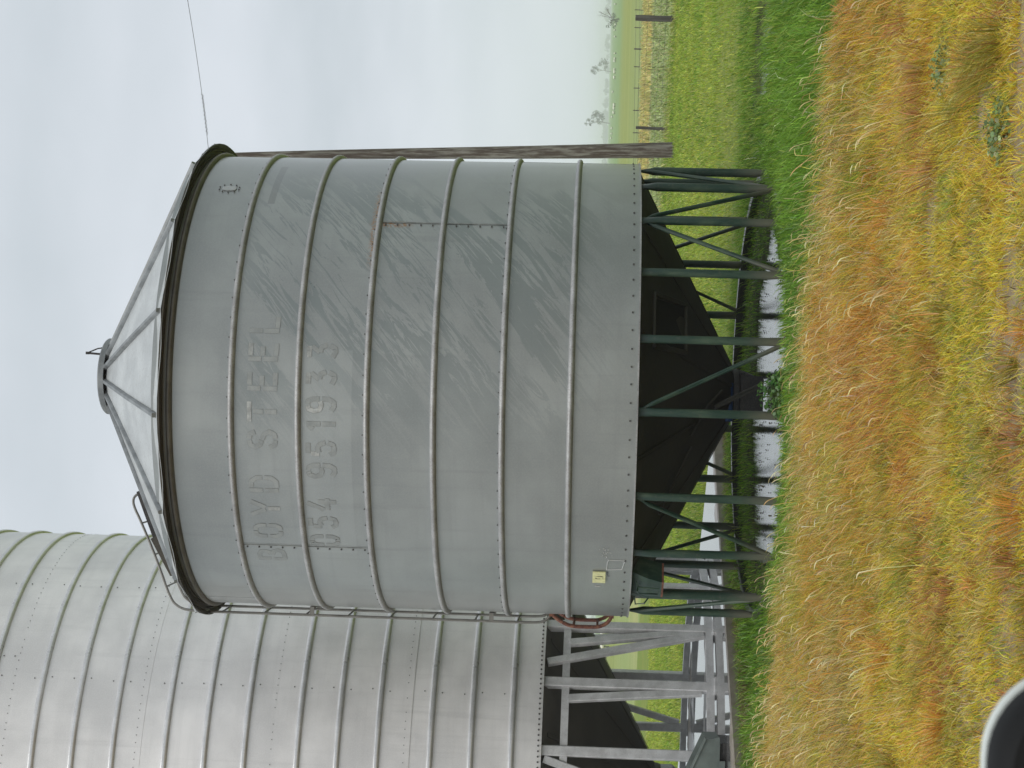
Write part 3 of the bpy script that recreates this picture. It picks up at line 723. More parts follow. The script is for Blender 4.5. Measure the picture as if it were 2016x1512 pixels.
for a in np.arange(-10, 105, 1.15): mb.disc(pol(a, RL + .001, seams[0] + .035), pol(a, 1, 0), .012, .007, 5)
for a in (6, 32, 58):
    for za, zb in zip(ring_z[:-1], ring_z[1:]):
        for z in (za + .10, zb - .10): mb.disc(pol(a + random.uniform(-.3, .3), RL + .001, z), pol(a, 1, 0), .008, .006, 5)
for z in np.arange(8.3, 9.7, .13): mb.disc(pol(36.9, RL + .002, z), pol(36.9, 1, 0), .008, .006, 5)
o = mb.build('bolt', M_bolt, S2); o['kind'] = 'stuff'
pr = [(3.08, 11.18), (3.08, 11.2), (.4, 12.75), (0, 12.8)]
mb = MB(); mb.revolve(pr, 0, 360, 96); mb.build('roof', M_roof, S2)
pr = [(2.95, 2.16), (2.90, 2.12), (2.0, 1.655), (1.0, 1.14), (.3, .78), (.28, .70)]
mb = MB(); mb.revolve(pr, 0, 360, 96); mb.build('hopper_cone', M_cone2, S2)
mb = MB()
def onc2(a, r): return pol(a, r, .78 + (r - .3) * .5155) + (pol(a, .46, 0) - Vector((0, 0, .89))) * .008
for a in range(0, 360, 24): mb.bar(onc2(a, 2.85), onc2(a, .4), .05, .008)
o = mb.build('cone_strap', M_cone2, S2); o['kind'] = 'stuff'
mb = MB(); mb.revolve([(.28, .72), (.28, .55), (.2, .45), (0, .45)], 0, 360, 24); mb.build('outlet_chute', M_leg2, S2)
R2 = 2.90
la = [20.3 + 15.65 * k for k in range(23)]
for k, a in enumerate(la):
    mb = MB(); mb.bar(pol(a, R2, .30), pol(a, R2, 2.16), .115, .10, pol(a, 1, 0), .01); mb.build('leg', M_leg2, S2)
for (a, za, b_, zb) in ((46.5, 1.87, 51.0, .36), (41.0, 2.12, 50.2, .32), (32.2, 1.87, 34.8, .36), (18.5, 2.12, 9, .6), (66, 1.87, 67, .4), (74, 2.1, 81, .4), (166, 2.0, 175.5, .33), (164, 1.7, 161.6, .35), (184, 2.0, 190, .34), (150, 2, 147, .35), (96, 2.1, 100, .36), (-10, 2.1, 3, .4)):
    mb = MB(); mb.bar(pol(a, R2 + .005, za), pol(b_, R2 + .005, zb), .09, .07, pol((a + b_) / 2, 1, 0), .008); mb.build('brace', M_leg2, S2)
def sqring(r, z0, z1, w_): return [(r - w_, z0), (r + w_, z0), (r + w_, z1), (r - w_, z1)]
mb = MB(); mb.revolve(sqring(R2 - .012, 1.86, 1.945, .04), 20.3, 380.3, 23, True); mb.build('upper_ring_beam', M_leg2, S2, smooth=False)
mb = MB(); mb.revolve(sqring(R2, .215, .30, .055), 20.3, 380.3, 23, True); mb.build('skid_ring', M_leg2, S2, smooth=False)
mb = MB()
for a in la: mb.box(pol(a, R2, .2075), (.2, .2, .015), Matrix.Rotation(R_(a), 3, 'Z'))
o = mb.build('foot_plate', M_leg2, S2); o['kind'] = 'stuff'

# sheet-metal auger hopper on the slab, lower left
ab = empty('auger_hopper', (-3.60, 16.95, .2)); tag(ab, 'grey green sheet metal auger hopper tray on the slab under the bright silo', 'hopper')
mb = MB(); P = [(0, .07), (-.0, .215), (-.42, .40), (-1.5, .40), (-1.5, .07)]
n = len(P); vs = [(x, -.05, z) for x, z in P] + [(x - .05, .55, z) for x, z in P]
mb.add(vs, [tuple(range(n))[::-1]] + [(0, 1, 1 + n, n), (3, 4, 4 + n, 3 + n), (4, 0, n, 4 + n)] + [tuple(range(n, 2 * n))]); mb.build('tray', M_bin, ab, smooth=False)
mb = MB(); mb.bar((.0, -.056, .215), (-.42, -.056, .40), .012, .03, (0, 1, 0), .003); mb.bar((-.42, -.056, .40), (-1.5, -.056, .40), .012, .03, (0, 1, 0), .003)
mb.bar((0, .0, .215), (-.42, .0, .40), .06, .02, (0, 0, 1), .003); mb.build('rim', M_bin, ab)
for c_, d_ in (((-.01, -.06, .10), (.06, .02, .05)), ((-.30, -.065, .045), (.16, .02, .06))): mb = MB(); mb.box(c_, d_); mb.build('lug', M_bin, ab)
mb = MB(); mb.box((-.75, .2, .035), (1.4, .42, .07)); mb.box((-.1, .0, .02), (.12, .1, .04)); mb.build('skid', M_black, ab)

# ------------------------------------------------------------------ power pole and wire
pp = empty('power_pole', (5.645, 38.8, 0)); tag(pp, 'weathered timber power pole rising right behind the silo, cracked and grey at its foot', 'power pole')
mb = MB(); zs = np.linspace(-.2, 11.3, 14)
mb.tube([(-.0335 * z - .008 * math.sin(z * .6), 0, z) for z in zs], [.187 - .0092 * max(z, 0) for z in zs], 18); mb.build('pole_shaft', M_pole, pp)
mb = MB(); mb.bar((-.36 - .55, -.1, 10.95), (-.36 + .1, -.1, 10.95), .09, .09); mb.build('crossarm', M_post, pp)
tp = Vector((4.98, 38.7, 11.22))
p1 = Vector((4.65, 20, 5.36 + CAMZ)); q1 = Vector((5.467, 38.6, 9.539 + CAMZ))
dirw = (p1 * 1.45 - Vector((0, 0, 0)))
def wire_pt(ix, iy, Y):
    d = fwd + rt * ((1512 - iy - 756) / 3213.3) - up * ((ix - 1008) / 3213.3); k = Y / d.y; return Vector((d.x * k, d.y * k, CAMZ + d.z * k))
A, B = wire_pt(412, 310, 38.6), wire_pt(300, -250, 31.0)
D = (B - A); mb = MB(); n = 40
def wp(t): return A + D * t - Vector((0, 0, .35 * 4 * t * (1.6 - t) * .25))
mb.tube([wp(1.6 * k / n) for k in range(n + 1)], .0055, 6)
wr_ = mb.build('power_line', M_black); tag(wr_, 'thin dark power line crossing the grey sky from the pole top', 'power line')
mb = MB(); t0_, t1_ = .10, .265; pts = []
a_ = D.cross(Vector((0, 0, 1))).normalized(); b_ = D.cross(a_).normalized()
for k in range(200):
    t = t0_ + (t1_ - t0_) * k / 199; an = k * 2 * PI / 20; pts.append(wp(t) + (a_ * math.cos(an) + b_ * math.sin(an)) * .024)
mb.tube(pts, .0055, 5); mb.build('spiral_damper', M_black, wr_)

# ------------------------------------------------------------------ fences
fn = empty('wire_fence', (9.03, 40.06, 0)); tag(fn, 'nearer stock fence with timber posts and netting wire at the pasture edge', 'fence', 'stock fences')
fo = Vector((9.03, 40.06, 0)); fd = Vector((6.72 - 9.03, 42.43 - 40.06, 0))
def post_mesh(w_, h, name, m_):
    mb = MB(); n = 9
    rr = [[(w_ * (.9 + .2 * random.random()) * math.cos(2 * PI * k / n), w_ * (.9 + .2 * random.random()) * math.sin(2 * PI * k / n)) for k in range(n)]]
    pr = [rr[0], [(x * 1.0, y) for x, y in rr[0]], [(x * 1.06, y * 1.04) for x, y in rr[0]], [(x * .95, y) for x, y in rr[0]]]
    mb.prof([(0, 0, -.1), (.0, 0, h * .45), (.012, 0, h * .8), (.015, 0, h)], pr); return mb
pk = {-2: .05, -1: .05, 0: .078, 1: .04, 2: .045, 3: .05, 4: .045, 5: .05, 6: .05}
for k, w_ in pk.items():
    mb = post_mesh(w_, .98 if k == 0 else .86, 'post', M_post); mb.build('post', M_post, fn, fd * k)
for z in (.12, .24, .37, .52, .68, .84):
    mb = MB(); mb.tube([fd * -2.2 + Vector((0, -.06, z)), fd * 2 + Vector((0, -.06, z - .01)), fd * 6.2 + Vector((0, -.06, z))], .0025, 4); mb.build('fence_wire', M_bolt, fn)
mb = MB()
for t in np.arange(-2.2, 6.2, .14): mb.tube([fd * t + Vector((0, -.06, .12)), fd * t + Vector((random.uniform(-.03, .03), -.06, .70))], .0018, 4)
o = mb.build('netting_stay', M_bolt, fn); o['kind'] = 'stuff'
ff = empty('wire_fence', (10, 76, 0)); tag(ff, 'distant line of thin pickets standing behind the straw coloured verge', 'fence', 'stock fences')
for k, (iy, w_) in enumerate(((20, .022), (55, .022), (97, .035), (132, .022), (174, .022), (218, .022), (262, .022), (-18, .022), (306, .022), (350, .022))):
    p = gp(1267 - (iy - 97) * .012, iy); mb = MB(); mb.tube([(0, 0, -.05), (.01, 0, .44)], w_, 5); mb.build('picket', M_post, ff, p - Vector((10, 76, 0)))
pts = [gp(1267 - (iy - 97) * .012, iy) - Vector((10, 76, 0)) for iy in (-60, 97, 400)]
for z in (.2, .38):
    mb = MB(); mb.tube([p + Vector((0, 0, z)) for p in pts], .006, 4); mb.build('fence_wire', M_bolt, ff)

# ------------------------------------------------------------------ vegetation meshes
def color_mesh(name, V, F, Ccol, m_, kind='stuff', parent=None, loc=None):
    me = bpy.data.meshes.new(name); nv = len(V); nf = len(F)
    me.vertices.add(nv); me.vertices.foreach_set('co', np.asarray(V, np.float32).ravel())
    k = F.shape[1]; me.loops.add(nf * k); me.loops.foreach_set('vertex_index', F.astype(np.int32).ravel())
    me.polygons.add(nf); me.polygons.foreach_set('loop_start', np.arange(0, nf * k, k, dtype=np.int32))
    at = me.attributes.new('col', 'FLOAT_COLOR', 'POINT'); c4 = np.ones((nv, 4), np.float32); c4[:, :3] = Ccol; at.data.foreach_set('color', c4.ravel())
    me.materials.append(m_); me.update(calc_edges=True); me.polygons.foreach_set('use_smooth', np.ones(nf, bool))
    o = bpy.data.objects.new(name, me); COL.objects.link(o)
    if kind: o['kind'] = kind
    if parent: o.parent = parent
    if loc is not None: o.location = loc
    return o
def blades(px, py, h, w_, col, lean=(-.25, 0), spread=.35, droop=.5, tipw=.15, base=None, tipcol=None):
    """curved grass blades, three triangles each"""
    n = len(px); z0 = gz(px, py) - .012
    yaw = rng.uniform(0, 2 * PI, n); dx = np.cos(yaw); dy = np.sin(yaw)
    la_ = rng.uniform(0, 2 * PI, n); ls = np.abs(rng.normal(0, spread, n))
    lx_ = (np.cos(la_) * ls + lean[0]) * h; ly_ = (np.sin(la_) * ls + lean[1]) * h
    dr = rng.uniform(.2, 1, n) * droop
    V = np.zeros((n, 5, 3))
    for k, s_ in ((0, -1), (1, 1)):
        V[:, k, 0] = px + dx * w_ * .5 * s_; V[:, k, 1] = py + dy * w_ * .5 * s_; V[:, k, 2] = z0
        V[:, 2 + k, 0] = px + lx_ * .42 + dx * w_ * .42 * s_; V[:, 2 + k, 1] = py + ly_ * .42 + dy * w_ * .42 * s_; V[:, 2 + k, 2] = z0 + h * .6
    V[:, 4, 0] = px + lx_ * (1 + dr * .6); V[:, 4, 1] = py + ly_ * (1 + dr * .6); V[:, 4, 2] = z0 + h * (1 - .35 * dr)
    b = (np.arange(n) * 5)[:, None]
    F = np.concatenate([b + np.array([[0, 1, 3]]), b + np.array([[0, 3, 2]]), b + np.array([[2, 3, 4]])], 0)
    C = np.repeat(col[:, None, :], 5, 1)
    if tipcol is not None: C[:, 4] = tipcol
    return V.reshape(-1, 3), F, C.reshape(-1, 3)
def ears(px, py, h, col, earcol, lean=(-.3, 0), ew=.008, el=.08):
    """thin stalk that bows over to a drooping seed head"""
    n = len(px); z0 = gz(px, py); yaw = rng.uniform(0, 2 * PI, n); dx = np.cos(yaw); dy = np.sin(yaw)
    la_ = rng.uniform(0, 2 * PI, n); ls = np.abs(rng.normal(0, .25, n)); lx_ = np.cos(la_) * ls + lean[0]; ly_ = np.sin(la_) * ls + lean[1]
    ln = np.hypot(lx_, ly_) + 1e-6; ux, uy = lx_ / ln, ly_ / ln
    C0 = np.stack([px, py, z0], 1)
    pts = [C0, C0 + np.stack([lx_ * h * .35, ly_ * h * .35, h * .65], 1), C0 + np.stack([lx_ * h * .75, ly_ * h * .75, h], 1)]
    d2 = pts[2] - pts[1]; d2 = d2 / np.linalg.norm(d2, axis=1, keepdims=True)
    hv = np.stack([ux, uy, 0 * ux], 1); dn = rng.uniform(.1, .7, n)[:, None]
    e1_ = d2 * (1 - dn) + hv * dn * .9; e1_[:, 2] -= dn[:, 0] * .15
    pts.append(pts[2] + e1_ * el * .55); pts.append(pts[3] + (e1_ + hv * .35 - np.array([0, 0, .3]) * dn) * el * .5)
    ws = [.0022, .0018, .0022, ew * .5, .0012]
    V = np.zeros((n, 10, 3)); C = np.zeros((n, 10, 3))
    for k in range(5):
        for q, s_ in ((0, -1), (1, 1)):
            V[:, 2 * k + q] = pts[k]; V[:, 2 * k + q, 0] += dx * ws[k] * s_; V[:, 2 * k + q, 1] += dy * ws[k] * s_
            if k >= 2: V[:, 2 * k + q, 2] += ws[k] * s_ * .8
            C[:, 2 * k + q] = col if k < 2 else earcol
    b = (np.arange(n) * 10)[:, None]
    F = np.concatenate([b + np.array([[2 * k, 2 * k + 1, 2 * k + 3]]) for k in range(4)] + [b + np.array([[2 * k, 2 * k + 3, 2 * k + 2]]) for k in range(4)], 0)
    return V.reshape(-1, 3), F, C.reshape(-1, 3)
def join(parts):
    V = []; F = []; C = []; o = 0
    for v, f, c in parts: V.append(v); F.append(f + o); C.append(c); o += len(v)
    return np.concatenate(V), np.concatenate(F), np.concatenate(C)
def scatter(n, x0, x1, y0, y1, margin=1.3):
    y = np.sqrt(rng.uniform(y0 ** 2, y1 ** 2, n)) if y0 > 0 else rng.uniform(y0, y1, n)
    hw = .245 * y + margin; x = rng.uniform(-1, 1, n) * hw
    k = (x > x0) & (x < x1); return x[k], y[k]
def pick(w_, pal):
    """w_: (n, k) weights -> one palette colour per blade with a little spread"""
    w_ = np.clip(w_, 1e-4, None); w_ = w_ / w_.sum(1, keepdims=True); cs = np.cumsum(w_, 1); u = rng.uniform(0, 1, len(w_))[:, None]
    k = (u > cs).sum(1).clip(0, len(pal) - 1); c = np.array(pal)[k]
    return np.clip(c * rng.lognormal(-.02, .27, (len(c), 1)) * rng.lognormal(0, .06, (len(c), 3)), 0, .9)
def on_slab(x, y):
    d = np.stack([x - c0.x, y - c0.y], 1); Mi = np.linalg.inv(np.array([[e1.x, e2.x], [e1.y, e2.y]])); uv = d @ Mi.T
    return (uv[:, 0] > -.02) & (uv[:, 0] < 11) & (uv[:, 1] > -.02) & (uv[:, 1] < 9.5)
def edge_y(x): return 12.15 - .62 * x + (fbm(x * .9, x * 0 + 3.3, 21) - .5) * 1.3

def leaf_quads(cen, nrm, size, col):
    n = len(cen); t_ = np.cross(nrm, rng.normal(0, 1, (n, 3))); t_ /= np.linalg.norm(t_, axis=1, keepdims=True) + 1e-9; b = np.cross(nrm, t_)
    V = np.zeros((n, 6, 3)); s_ = size[:, None]
    for k, (u, v) in enumerate(((-.15, -1), (.75, -.35), (.6, .6), (0, 1), (-.7, .55), (-.8, -.4))): V[:, k] = cen + t_ * u * s_ + b * v * s_ + nrm * s_ * .15 * (u * u)
    b_ = (np.arange(n) * 6)[:, None]; F = np.concatenate([b_ + np.array([[0, 1, 2]]), b_ + np.array([[0, 2, 3]]), b_ + np.array([[0, 3, 4]]), b_ + np.array([[0, 4, 5]])], 0)
    return V.reshape(-1, 3), F, np.repeat(col, 6, 0)
# dry sprayed grass in the foreground
TAN, ORG, YEL, OLV, GRN, RED, PALE = (.84, .58, .24), (.84, .42, .08), (.90, .65, .06), (.50, .45, .07), (.26, .36, .045), (.54, .22, .085), (.88, .72, .40)
x, y = scatter(500000, -7, 7, 5.0, 15.5, 2.1)
k = y < edge_y(x) + rng.normal(0, .28, len(x)); x, y = x[k], y[k]
n1 = fbm(x * .8, y * .45, 31); n2 = fbm(x * 1.9, y * 1.1, 32); n3 = fbm(x * 3.2, y * 2.0, 33); n4 = fbm(x * .5, y * .8, 34); bare = fbm(x * .75, y * 3.0, 35) * .65 + fbm(x * 3, y * 3, 36) * .35
tall = np.clip((y - 7.6 + (n4 - .5) * 4) / 2.6, 0, 1)
keep = rng.uniform(0, 1, len(x)) < np.where(bare > .60, .20 + .75 * tall, 1.0); sl_ = lambda *a: [q[keep] for q in a]
x, y, n1, n2, n3, n4, tall = sl_(x, y, n1, n2, n3, n4, tall)
sm = lambda v, a, b: np.clip((v - a) / (b - a), 0, 1)
gap_shade = sm(n2, .5, .3)  # weights dark brown blades: shadow gaps put into the grass colour
n5 = fbm(x * 1.1, y * 1.3, 37); n6 = fbm(x * .9, y * 2.2, 38)
W = np.stack([.75 * tall * sm(n6, .35, .6) + .18, 1.7 * tall * sm(n1, .42, .60) + .15, (1.5 - 1.2 * tall) * sm(n2, .25, .6) + .12, 1.5 * sm(n5, .54, .66) * (.45 + .55 * tall) + .12, 1.9 * sm(n3, .60, .72) + .10 + .5 * sm(n5, .62, .7), 1.6 * sm(n1, .62, .74) + .06 + .5 * sm(n3, .3, .2), .10 + .10 * tall, .14 + .25 * gap_shade * tall, .5 * sm(n3, .5, .35) * tall], 1)
col = pick(W, [TAN, ORG, YEL, OLV, GRN, RED, PALE, (.17, .12, .05), (.36, .34, .10)])
h = (.035 + .055 * rng.random(len(x))) * (1 - tall) + tall * rng.uniform(.08, .24, len(x)) * (.6 + .8 * n2)
wd = .0017 + .0024 * rng.random(len(x)) + .00015 * y
near_ = blades(x, y, h, wd, col, (-.30, -.02), .55, .7, tipcol=np.clip(col * 1.18, 0, .85))
x, y = scatter(4200, -7, 7, 7.8, 15.5); k = (y < edge_y(x) + .12 + rng.normal(0, .2, len(x))) & (rng.random(len(x)) < sm(y, 7.5, 11)) ; x, y = x[k], y[k]
e_ = ears(x, y, rng.uniform(.16, .30, len(x)), pick(np.ones((len(x), 2)), [TAN, ORG]), pick(np.ones((len(x), 3)), [PALE, (.70, .56, .30), TAN]), (-.34, -.02), .0055, .055)
# tussocks of longer blades, each of one tone
kx, ky = scatter(330, -5, 5, 5.2, 12.0); k = ky < edge_y(kx) - .3; kx, ky = kx[k], ky[k]
sp = [gp(1950, 140), gp(1985, 60), gp(1850, 330), gp(1760, 420), gp(1700, 300), gp(1900, 220), gp(1830, 140), gp(1720, 640), gp(1880, 900), gp(1640, 1010)]
kx = np.concatenate([kx, [p.x for p in sp]]); ky = np.concatenate([ky, [p.y for p in sp]]); nb = 110
sz = rng.uniform(.6, 1.25, len(kx)); sz[-len(sp):] = 1.5
bx_ = np.repeat(kx, nb); by_ = np.repeat(ky, nb); s_ = np.repeat(sz, nb); th = rng.uniform(0, 2 * PI, len(bx_)); ra_ = np.abs(rng.normal(0, .05, len(bx_))) * s_
kind_ = np.repeat(rng.random(len(kx)), nb)
W = np.stack([1.0 * (kind_ < .34), 1.0 * (kind_ >= .34) * (kind_ < .60), .9 * (kind_ >= .60) * (kind_ < .74), .9 * (kind_ >= .74) * (kind_ < .88), .9 * (kind_ >= .88)], 1) + .07
col = pick(W, [(.36, .31, .05), (.72, .33, .06), (.50, .23, .085), (.28, .34, .05), (.82, .60, .22)])
tus = blades(bx_ + ra_ * np.cos(th), by_ + ra_ * np.sin(th), rng.uniform(.08, .20, len(bx_)) * s_, .0022 + .0022 * rng.random(len(bx_)), col, (np.cos(th) * .55 - .25, np.sin(th) * .55), .25, .8, tipcol=np.clip(col * 1.2, 0, .9))
# low yellow tufts close to the car: blades fan out from each crown
tx, ty = scatter(5200, -4.2, 4.2, 5.0, 10.5); k = rng.random(len(tx)) < sm(ty, 10.5, 8.0) * np.where(fbm(tx * .75, ty * 3.0, 35) * .65 + fbm(tx * 3, ty * 3, 36) * .35 > .60, .2, 1); tx, ty = tx[k], ty[k]
nb = 26; bx_ = np.repeat(tx, nb); by_ = np.repeat(ty, nb); th = rng.uniform(0, 2 * PI, len(bx_)); ra_ = np.abs(rng.normal(0, .022, len(bx_)))
tone = np.repeat(fbm(tx * 1.5, ty * 1.0, 61), nb); tone2 = np.repeat(rng.random(len(tx)), nb)
W = np.stack([1.6 * sm(tone, .3, .5), 1.0 * sm(tone, .55, .7) + .1, .9 * sm(tone, .45, .3) + .15, .5 * sm(tone2, .85, .9), 1.2 * sm(tone2, .08, .05), .25 + 0 * tone], 1)
col = pick(W, [YEL, (.78, .44, .07), OLV, GRN, RED, (.84, .66, .20)])
tuft = blades(bx_ + ra_ * np.cos(th), by_ + ra_ * np.sin(th), rng.uniform(.03, .085, len(bx_)), .0026 + .002 * rng.random(len(bx_)), col, (np.cos(th) * .9 - .12, np.sin(th) * .9), .3, .6, tipcol=np.clip(col * 1.2, 0, .9))
o = color_mesh('dry_grass', *join([near_, tus, tuft, e_]), M_blade)

# lush green grass around the silo feet
x, y = scatter(165000, -8, 9, 9.5, 22.5, 1.6)
k = (y > edge_y(x) - .2 + rng.normal(0, .22, len(x))) & (~on_slab(x, y)) & (puddle(x, y) > 1.03) & (y < 18.2 + 4.2 * fbm(x * .5, y * .3, 47) + rng.normal(0, .5, len(x))); x, y = x[k], y[k]
under = np.hypot(x - C1.x, y - C1.y); n1 = fbm(x * .9, y * .7, 41); n2 = fbm(x * 2.4, y * 2.0, 42); fr = sm(y - edge_y(x), 5.0, 8)
k = rng.random(len(x)) < np.where(under < 2.0, .55, 1) * np.where(fr > .5, .75, 1); x, y, n1, n2, under, fr = [q[k] for q in (x, y, n1, n2, under, fr)]
W = np.stack([1.2 + 0 * n1, 1.1 * sm(n1, .4, .65) + .3, .8 * sm(n2, .55, .75) + 1.0 * fr + .05, .05 + .12 * sm(n2, .6, .8), .8 * sm(n1, .6, .4)], 1)
col = pick(W, [(.17, .33, .03), (.25, .42, .05), (.40, .49, .08), (.50, .56, .28), (.10, .22, .03)])
h = rng.uniform(.08, .24, len(x)) * (.55 + .9 * n1) * np.where(under < 2.1, .45, 1) * (1 - .45 * fr)
h *= np.where((y < C1.y) & (under < 3.2), .62, 1)
lush = blades(x, y, h, .005 + .005 * rng.random(len(x)), col, (-.28, -.02), .45, .8, tipcol=np.clip(col * 1.12, 0, .8))
o = color_mesh('green_grass', *lush, M_blade)
# rough grass bank along the slab edge
u_ = rng.uniform(-.02, .62, 9000) * 11; v_ = -np.abs(rng.normal(0, .14, 9000)) - .01
x = c0.x + e1.x * u_ + e2.x * v_; y = c0.y + e1.y * u_ + e2.y * v_
col = pick(np.ones((9000, 4)), [(.34, .26, .13), (.22, .16, .08), (.14, .10, .05), (.20, .22, .06)])
lit = blades(x, y, rng.uniform(.05, .17, 9000), rng.uniform(.006, .011, 9000), col, (-.3, .2), .8, .9)
o = color_mesh('straw_litter', *lit, M_blade)
# dark bits floating and stranded in the puddle
n = 900; x = rng.uniform(-2, 1.6, n); y = rng.uniform(14, 17.8, n); k = puddle(x, y) < 1.06; k &= rng.random(n) < np.where(y > 16.1, 1, .35); x, y = x[k], y[k]; n = len(x)
cen = np.stack([x, y, np.full(n, -.018)], 1); nrm = np.stack([rng.normal(0, .3, n), rng.normal(0, .3, n) - .4, np.ones(n)], 1); nrm /= np.linalg.norm(nrm, axis=1, keepdims=True)
color_mesh('debris', *leaf_quads(cen, nrm, rng.uniform(.004, .014, n), pick(np.ones((n, 2)), [(.05, .04, .025), (.10, .08, .04)])), M_leafc)
# short pasture between the silos and the fence
x, y = scatter(170000, -14, 14, 19, 46, 2.0)
fl = x + y; k = (~on_slab(x, y)) & (rng.random(len(x)) < sm(y, 18.5, 22.5)) & (fl < 49.6 + rng.normal(0, .4, len(x))) & ((np.hypot(x - C2.x, y - C2.y) > 2.9)); x, y = x[k], y[k]
n1 = fbm(x * .35, y * .25, 51); n2 = fbm(x * 1.3, y * .8, 52); edge = sm(x + y, 47.5, 49.2)
W = np.stack([1.0 + 0 * n1, 1.1 * sm(n1, .35, .6), 1.3 * sm(n2, .58, .7), .6 * sm(n2, .55, .8) + 1.6 * edge, .25 + 0 * n1], 1)
col = pick(W, [(.37, .47, .065), (.50, .54, .09), (.16, .31, .03), (.52, .50, .18), (.24, .38, .045)])
h = rng.uniform(.04, .12, len(x)) * (.5 + .9 * n2) * (1 + 1.1 * edge); wd = .003 + .00034 * y * (.6 + .8 * rng.random(len(x)))
past = blades(x, y, h, wd, col, (-.25, 0), .55, .8)
o = color_mesh('pasture_grass', *past, M_blade)
# tall straw on the verge beyond the fence
y = rng.uniform(61, 75, 9000); x = rng.uniform(-.02, .34, 9000) * y; col = pick(np.ones((9000, 3)), [(.66, .56, .24), (.58, .51, .20), (.46, .46, .16)])
vg = blades(x, y, rng.uniform(.12, .30, 9000), np.full(9000, .05), col, (-.2, 0), .4, .6)
y = rng.uniform(44, 60, 9000); x = rng.uniform(-.05, .36, 9000) * y; k = x + y > 50; x, y = x[k], y[k]; col = pick(np.ones((len(x), 3)), [(.27, .33, .11), (.36, .41, .17), (.46, .48, .25)])
vg2 = blades(x, y, rng.uniform(.05, .18, len(x)), np.full(len(x), .045), col, (-.2, 0), .5, .6)
o = color_mesh('verge_grass', *join([vg, vg2]), M_blade)

# broad-leaved weed at the puddle's near edge
def weed(name, loc, rad_, hgt, n, label, pal, size=.035):
    e = empty(name, loc); tag(e, label, 'plant', 'broad-leaved weeds')
    th = rng.uniform(0, 2 * PI, n); r = rad_ * np.sqrt(rng.random(n)); hz = hgt * (1 - (r / rad_) ** 2 * .7) * rng.uniform(.35, 1, n)
    cen = np.stack([r * np.cos(th), r * np.sin(th), hz], 1); nrm = np.stack([np.cos(th) * r / rad_ * .8, np.sin(th) * r / rad_ * .8 - .25, np.ones(n)], 1) + rng.normal(0, .35, (n, 3)); nrm /= np.linalg.norm(nrm, axis=1, keepdims=True)
    color_mesh('leaf', *leaf_quads(cen, nrm, size * rng.uniform(.6, 1.2, n), pick(np.ones((n, len(pal))), pal)), M_leafc, 'stuff', e)
    mb = MB()
    for k in range(0, n, 3): mb.tube([(0, 0, 0), tuple(cen[k] * np.array([.6, .6, .5])), tuple(cen[k])], .003, 4)
    mb.build('stem', MATS['stem'], e)
mat('stem', (.12, .17, .04), .7)
p = gp(1556, 775); weed('mallow_plant', (p.x, p.y + .25, 0), .23, .27, 330, 'bushy dark green broad-leaved weed in front of the middle silo leg', [(.04, .11, .02), (.065, .15, .03), (.09, .18, .045)], .019)
for k, (ix, iy, lb) in enumerate(((1875, 135, 'grey green leafy weed in the dry grass at right, nearest the far edge'), (1985, 255, 'grey green leafy weed in the dry grass at lower right corner'), (1772, 905, 'small bluish green weed alone in the dry grass below the puddle'), (1690, 875, 'leafy green weed in dry grass in front of the silo'))):
    p = gp(ix, iy); weed('broadleaf_weed', (p.x, p.y, float(gz(p.x, p.y))), .15 if k < 2 else .08, .09, 150 if k < 2 else 40, lb, [(.20, .27, .11), (.27, .33, .15), (.15, .22, .07)], .011)

# ------------------------------------------------------------------ distant trees, tree line, sheep
def tree(name, loc, H, lean, clumps, label, bare=0):
    e = empty(name, loc); tag(e, label, 'tree', 'paddock trees')
    mb = MB(); mb.tube([(0, 0, -.2), (lean * .25 * H, 0, H * .25), (lean * .5 * H, 0, H * .45)], [H * .016, H * .013, H * .009], 7)
    top_ = Vector((lean * .5 * H, 0, H * .45))
    for (cx, cz, cr, nq) in clumps:
        c = Vector((cx * H, random.uniform(-.08, .08) * H, cz * H)); st = Vector((lean * .3 * H, 0, H * .3)) if cz < .6 else top_
        mb.tube([st, (st + c) / 2 + Vector((0, 0, -.02 * H)), c], [H * .008, H * .005, H * .003], 5)
    for k in range(bare):
        a = (.9 if k % 2 else .35) + random.uniform(-.25, .25); l = random.uniform(.5, .75) * H; b = Vector((math.sin(a) * l, 0, math.cos(a) * l)) + Vector((.05 * H, 0, .35 * H)); s0 = Vector((.05 * H, 0, .35 * H))
        mb.tube([s0, (s0 + b) / 2 + Vector((.02 * H, 0, .04 * H)), b], [H * .011, H * .008, H * .003], 5)
        for q in range(4):
            t = random.uniform(.4, .9); pq = s0 + (b - s0) * t; mb.tube([pq, pq + Vector((random.uniform(-.1, .18), random.uniform(-.1, .1), random.uniform(.05, .2))) * H], [H * .005, H * .002], 4)
    mb.build('trunk', M_wood, e)
    P = []; 
    for (cx, cz, cr, nq) in clumps:
        n = nq; d = rng.normal(0, 1, (n, 3)); d /= np.linalg.norm(d, axis=1, keepdims=True); cen = np.array([cx * H, 0, cz * H]) + d * (cr * H * rng.random(n) ** .45)[:, None]
        nrm = rng.normal(0, 1, (n, 3)); nrm /= np.linalg.norm(nrm, axis=1, keepdims=True)
        P.append(leaf_quads(cen, nrm, np.full(n, H * .022) * rng.uniform(.6, 1.3, n), pick(np.ones((n, 3)), [(.19, .20, .17), (.24, .25, .21), (.15, .16, .135)])))
    color_mesh('crown', *join(P), M_leafc, None, e)
tl = gp(1220, 38)
tree('gum_tree', (tl.x, tl.y, 0), 3.5, -.1, [(-.18, .42, .16, 70), (.0, .34, .17, 80), (-.32, .55, .10, 40), (.18, .28, .13, 60), (-.12, .18, .10, 40), (-.36, .25, .09, 30), (-.02, .10, .1, 40)], 'half dead tree with bare branches rising from a low grey bush, at the far right', 6)
dist = 560
